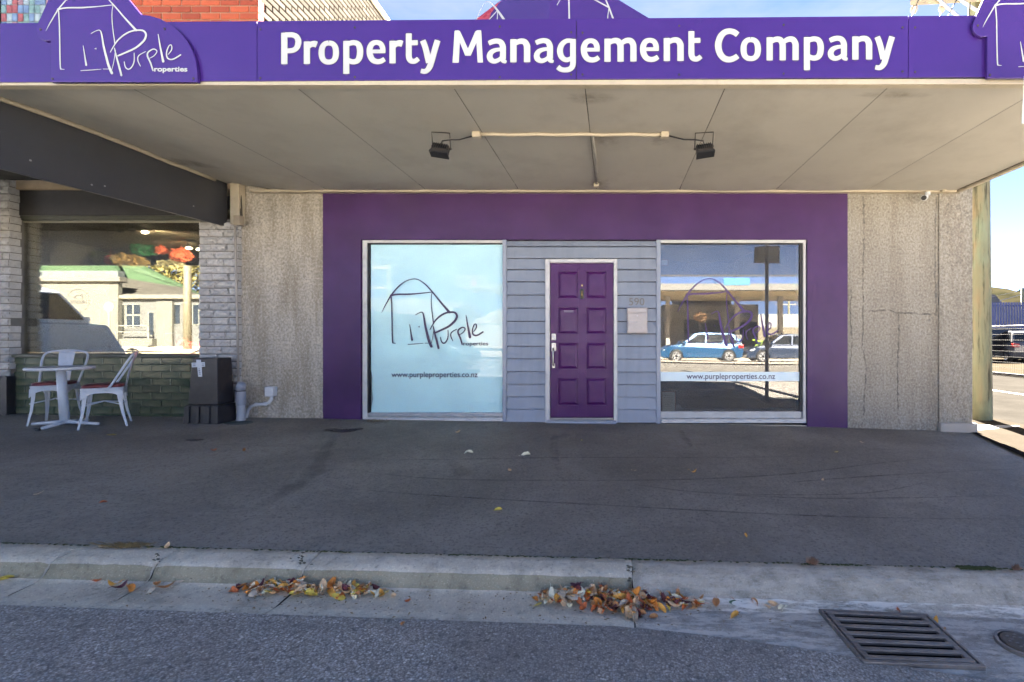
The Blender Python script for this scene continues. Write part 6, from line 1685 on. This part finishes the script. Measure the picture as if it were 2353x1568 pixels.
# filling station
fs = thing('station_canopy', 'wide filling station canopy with blue and white edge across the street', 'canopy', (RX(1450,32), 2*GLY-36, zr))
WTF = mat('white fascia', (.16,.16,.15), .5, .04, 1); BLF = mat('blue fascia', (.03,.085,.24), .45, .05, 1)
V = 31; yF = 2*GLY-V; XA2, XB2 = RX(1117,V), RX(2150,V)
MB().box(XA2, XB2, yF-9, yF, RZ(667,V), RZ(652,V)).build('white_edge', WTF, fs)
MB().box(XA2, XB2, yF-9, yF-.02, RZ(652,V), RZ(636,V)).build('blue_edge', BLF, fs)
MB().box(XA2, XB2, yF-9.1, yF-.01, RZ(635.5,V), RZ(632,V)).build('top_edge', DARKM, fs)
MB().box(XA2+.1, XB2-.1, yF-8.9, yF-.1, RZ(669,V), RZ(667.5,V)).build('canopy_lining', mat('tan lining', (.30,.24,.14), .7, .15, 2), fs)
MB().box(RX(1662,V), RX(1722,V), yF, yF+.03, RZ(655,V), RZ(639,V)).build('blue_panel', mat('bright blue panel', (.06,.25,.6), .4), fs)
for px in (1530, 1690, 1790): MB().box(RX(px,35), RX(px+9,35), 2*GLY-35.4, 2*GLY-35, zr-.1, RZ(668,35)).build('column', mat('grey column', (.32,.30,.27), .6), fs)
ms = MB().box(RX(1047,V), RX(1117,V), yF-4, yF+.05, RZ(661,V), RZ(633,V)).build('sign_box', WTF, fs)
X0_, X1_ = RX(1053,V), RX(1110,V)
def mob(x0_, x1_, s, m): wordbox('sign_lettering', s, m, fs, RX(x0_,V), RX(x1_,V), RZ(656.5,V), RZ(638,V), yF+.06)
mob(1095.5, 1110, 'M', NAVYT); wordbox('sign_lettering', 'o', REDT, fs, RX(1082.5,V), RX(1094,V), RZ(656.5,V), RZ(638,V), yF+.06); mob(1053, 1081, 'bil', NAVYT)
st = thing('station_shop', 'low grey filling station shop behind the pumps', 'building', (RX(1600,38), 2*GLY-38, zr))
SHOP = mat('grey shop wall', (.17,.16,.14), .7, .1, 1)
def rbox(name, m, parent, px0, px1, py0, py1, V, dep=3, bev=0): return MB().box(RX(px0,V), RX(px1,V), 2*GLY-V-dep, 2*GLY-V, RZ(py1,V), RZ(py0,V)).build(name, m, parent, bevel=bev)
rbox('wall', SHOP, st, 1524, 1742, 700, 815, 40, 6); rbox('upper_wall', SHOP, st, 1560, 1680, 676, 700, 41, 5)
rbox('shop_window', GLASS_D, st, 1572, 1655, 735, 806, 39.95, .05); rbox('shop_window', GLASS_D, st, 1684, 1738, 740, 806, 39.95, .05)
rbox('louvre', mat('tan louvre', (.45,.36,.26), .6), st, 1590, 1640, 679, 692, 40.9, .05); rbox('white_column', WTF, st, 1662, 1673, 714, 780, 39, .4)
wordbox('shop_lettering', 'Mobil Mo', NAVYT, st, RX(1674,39.9), RX(1728,39.9), RZ(728,39.9), RZ(717,39.9), 2*GLY-39.88)
fp = thing('fuel_pump', 'blue, white and red fuel pump on the forecourt across the street', 'fuel pump', (RX(1692,29), 2*GLY-29, zr))
rbox('pump_body', WTF, fp, 1678, 1704, 770, 823, 29, .6, .02); rbox('pump_panel', mat('pump blue', (.04,.2,.5), .4), fp, 1682, 1701, 780, 815, 28.97, .05)
c = R_(1691, 797, 28.9); MB().cyl(c, c+Vector((0,.03,0)), .11, 14).build('red_disc', REDT, fp)
rt = thing('round_tree', 'small clipped ball shaped tree with brown leaves on the forecourt', 'tree', (RX(1608,33), 2*GLY-33, zr))
def foliage(name, m, parent, centres, n, leaf):
    mb = MB()
    for k in range(n):
        c, rx_, rz_ = random.choice(centres); a = random.uniform(0, 6.28); z = random.uniform(-1, 1); q = math.sqrt(1-z*z); rr = random.uniform(.55, 1.05)
        p = c+Vector((cos(a)*q*rx_*rr, sin(a)*q*rx_*rr, z*rz_*rr)); u = Vector((random.gauss(0,1), random.gauss(0,1), random.gauss(0,1))).normalized(); v = u.cross(Vector((.2,.5,1))).normalized(); s_ = leaf*random.uniform(.6,1.4)
        mb.add([p-u*s_, p+v*s_*.6, p+u*s_, p-v*s_*.6], [(0,1,2,3)])
    return mb.build(name, m, parent, fix=False)
c = R_(1608, 729, 33); foliage('crown', mat('brown foliage', (.16,.085,.03), .8, .4, 3), rt, [(c, .5, .38)], 500, .07)
MB().tube([(c.x, c.y, zr), c], [.05,.03], 8).build('trunk', DARKM, rt)
# low pale buildings and poles beyond the station
bd = thing('pale_warehouse', 'long pale warehouse with grey roof beyond the filling station', 'building', (RX(1800,55), 2*GLY-55, zr))
rbox('wall', mat('cream wall', (.16,.14,.10), .8, .08, .5), bd, 1735, 1900, 754, 812, 55, 10); rbox('roof', mat('grey roof sheet', (.30,.30,.29), .6, .1, .6), bd, 1720, 1910, 722, 753, 56, 9)
wh = thing('corrugated_shed', 'long pale corrugated shed across the street', 'building', (RX(930,46), 2*GLY-46, zr))
COR = mat('pale corrugated steel', (.24,.25,.24), .5, .06, .6)
mb = MB(); xa, xb = RX(862,46), RX(1040,46)
for k in range(64):
    x = lerp(xa, xb, k/64); mb.box(x, x+(xb-xa)/64*.6, 2*GLY-46-.06, 2*GLY-46, zr, RZ(690,46)+(-.02)*k*.9)
mb.build('wall_sheets', COR, wh); MB().box(xa, xb, 2*GLY-56, 2*GLY-46.06, zr, RZ(706,46)).build('wall', COR, wh)
mb = MB(); mb.prism([(xa,2*GLY-46,RZ(694,46)),(RX(900,46),2*GLY-50,RZ(676,46)),(xb,2*GLY-50,RZ(690,46)),(xb,2*GLY-46,RZ(712,46))], (0,-6,0)); mb.build('roof', mat('pale roof', (.27,.275,.26), .6), wh)
rbox('sign_panel', WTF, wh, 846, 888, 684, 712, 44, .3); rbox('sign_post', WTF, wh, 866, 888, 712, 790, 44, .3)
gb_ = thing('gabled_house', 'pale gable roofed house across the street', 'house', (RX(1130,50), 2*GLY-50, zr))
rbox('wall', mat('pale house wall', (.32,.30,.26), .8), gb_, 1060, 1190, 742, 800, 50, 8)
mb = MB(); mb.prism([(RX(1078,50),2*GLY-49.8,RZ(744,50)),(RX(1150,50),2*GLY-49.8,RZ(708,50)),(RX(1215,50),2*GLY-49.8,RZ(744,50))], (0,-8,0)); mb.build('roof', mat('tan gable', (.28,.25,.2), .7), gb_)
def pole(px, pytop, V, arms, label, r=.14, m=None):
    x, y = RX(px, V), 2*GLY-V
    t = thing('power_pole', label, 'utility pole', (x, y, zr)); MB().tube([(x, y, zr-.2), (x, y, RZ(pytop, V))], [r, r*.8], 10).build('pole_shaft', m or POLE, t, smooth=True)
    for (py, l0, l1) in arms:
        MB().box(x-l0, x+l1, y-.06, y+.06, RZ(py,V)-.06, RZ(py,V)+.06).build('cross_arm', TIMB, t)
        mb = MB()
        for k in range(5): xx = lerp(x-l0+.1, x+l1-.1, k/4); mb.cyl((xx, y, RZ(py,V)+.06), (xx, y, RZ(py,V)+.2), .04, 6)
        mb.build('insulators', PORC, t)
    return t
pole(893, 608, 30, [(616, 1.1, .15), (662, 1.4, .15)], 'timber power pole with two cross arms across the street', .13)
pole(427, 560, 30, [], 'thick pale pole across the street beside the white house', .24, mat('pale pole', (.09,.08,.055), .7))
pole(1812, 690, 70, [(700, 2, 2)], 'distant power pole beyond the filling station', .16)
mb = MB()
for dz in (0, .25, .5):
    pts = []
    for k in range(20): t_ = k/19; pts.append((lerp(RX(893,30), 30, t_), lerp(2*GLY-30, 2*GLY-55, t_), lerp(RZ(662,30), CAMZ+3.2, t_)+dz-1.1*sin(pi*t_)))
    mb.tube(pts, .012, 4, False)
tag(mb.build('overhead_wires', BLACK), 'overhead wires leading away from the timber pole across the street', 'wires')
# white corner house with a green roof and its neighbour
V = 35; yH = 2*GLY-V; gz2 = CAMZ-.95
ho = thing('white_house', 'white rendered corner building with green roof and round wall emblem across the street', 'house', (RX(160,V), yH, gz2))
WH = mat('sunlit white render', (.078,.078,.072), .85, .06, .6); WH2 = mat('pale grey boards', (.06,.063,.068), .7, .06, .8); GRN = mat('green roof paint', (.030,.058,.030), .5, .1, .5); SLT = mat('dark slate', (.03,.027,.024), .8, .2, 1)
rbox('wall', WH, ho, 40, 267, 640, 812, V, .3); rbox('parapet', mat('blue grey parapet', (.07,.085,.09), .7), ho, 62, 267, 622, 638, V-.1, .5); rbox('cornice', mat('white cornice', (.10,.095,.085), .6), ho, 40, 271, 636, 646, V-.25, .5); rbox('plinth', WTF, ho, 40, 268, 790, 812, V-.08, .3)
mb = MB(); mb.prism([(RX(60,V+2),yH-2,RZ(628,V+2)),(RX(272,V+2),yH-2,RZ(638,V+2)),(RX(250,V+5),yH-5,RZ(588,V+5)),(RX(90,V+5),yH-5,RZ(583,V+5))], (0,-.3,0)); mb.build('roof', GRN, ho)
mb = MB(); cxx, czz = RX(175.5,V), RZ(691,V); n = 40
for k in range(n):
    a, b2 = 2*pi*k/n, 2*pi*(k+1)/n; ro = 26.5*V/F; ri = ro-.035
    mb.add([(cxx+ro*cos(a),yH+.02,czz+ro*sin(a)),(cxx+ro*cos(b2),yH+.02,czz+ro*sin(b2)),(cxx+ri*cos(b2),yH+.02,czz+ri*sin(b2)),(cxx+ri*cos(a),yH+.02,czz+ri*sin(a))], [(0,1,2,3)])
EMB = mat('dark emblem', (.04,.04,.045), .6); mb.build('emblem_ring', EMB, ho)
wordbox('emblem_lettering', 'HILLSIDE', EMB, ho, RX(157,V), RX(195,V), RZ(697,V), RZ(690,V), yH+.02)
mb = MB(); lw = lambda pts, ww: strokes('emblem_lion', EMB, ho, lambda x, y: (RX(x,V), yH+.02, RZ(y,V)), [(pts, [ww]*len(pts))], 1, .0005, Vector((0,1,0)))
lw([(166,685),(170,680),(176,678),(182,679),(186,683),(184,688)], 1.6); lw([(170,681),(168,687)], 1.3); lw([(180,680),(184,676),(187,679),(184,681)], 1.4)
V2 = 35.35; yH2 = 2*GLY-V2
h2 = thing('grey_house', 'pale grey weatherboard house with dark lower roof and veranda rail across the street', 'house', (RX(360,V2), yH2, gz2))
rbox('wall', WH2, h2, 262, 470, 676, 812, V2, 8); mb = MB(); mb.prism([(RX(258,V2-.3),yH2+.3,RZ(680,V2-.3)),(RX(470,V2-.3),yH2+.3,RZ(688,V2-.3)),(RX(410,V2+3),yH2-3,RZ(660,V2+3)),(RX(285,V2+3),yH2-3,RZ(640,V2+3))], (0,-.3,0)); mb.build('roof', SLT, h2)
mb = MB(); mb.prism([(RX(225,V2+3.2),yH2-3.2,RZ(655,V2+3.2)),(RX(450,V2+3.2),yH2-3.2,RZ(676,V2+3.2)),(RX(428,V2+6),yH2-6,RZ(662,V2+6)),(RX(322,V2+6),yH2-6,RZ(610,V2+6)),(RX(225,V2+6),yH2-6,RZ(594,V2+6))], (0,-.3,0)); mb.build('ridge_roof', GRN, h2)
rbox('eaves', mat('dull eaves', (.12,.11,.085), .6), h2, 262, 470, 678, 686, V2-.3, .4)
for (a, b, c_, d_) in ((270,281,700,768),(287,300,700,722),(303,318,700,722),(287,300,726,752),(303,318,726,752),(338,349,718,770),(395,410,700,745),(440,452,700,745)):
    fr_ = rbox('window_frame', WTF, h2, a-1.5, b+1.5, c_-1.5, d_+1.5, V2-.04, .08); rbox('window', GLASS_D, fr_, a, b, c_, d_, V2-.06, .03)
rbox('porch_wall', WH, h2, 356, 392, 692, 800, V2-.2, .2); rbox('porch_base', WH, h2, 270, 345, 779, 812, V2-.6, .6)
for py in (748, 762): rbox('veranda_rail', WTF, h2, 267, 338, py, py+1.6, V2-.55, .06)
rbox('rail_post', WTF, h2, 335, 338, 748, 780, V2-.55, .06)
sp = thing('round_sign_post', 'white post with round white disc in front of the white corner building', 'sign', (RX(247,31), 2*GLY-31, gz2))
x, y = RX(246,31), 2*GLY-31; MB().cyl((x, y, gz2-.2), (x, y, RZ(700,31)), .05, 8).build('post', WTF, sp); MB().cyl((x, y-.02, RZ(705,31)), (x, y+.02, RZ(705,31)), .34, 20).build('disc', WTF, sp)
tr = thing('autumn_tree', 'tall yellow green tree behind the grey house across the street', 'tree', (RX(400,48), 2*GLY-48, gz2))
cs = [(R_(x_, y_, 48), 1.7, 1.4) for x_, y_ in ((340,640),(365,620),(390,650),(410,625),(440,655),(455,625),(430,690),(380,680),(350,600),(420,590))]
foliage('crown', mat('yellow green foliage', (.10,.085,.016), .8, .5, .8), tr, cs, 2600, .22); MB().tube([(RX(400,48), 2*GLY-48, gz2-.3), (RX(400,48), 2*GLY-48, RZ(650,48))], [.3,.15], 8).build('trunk', DARKM, tr)
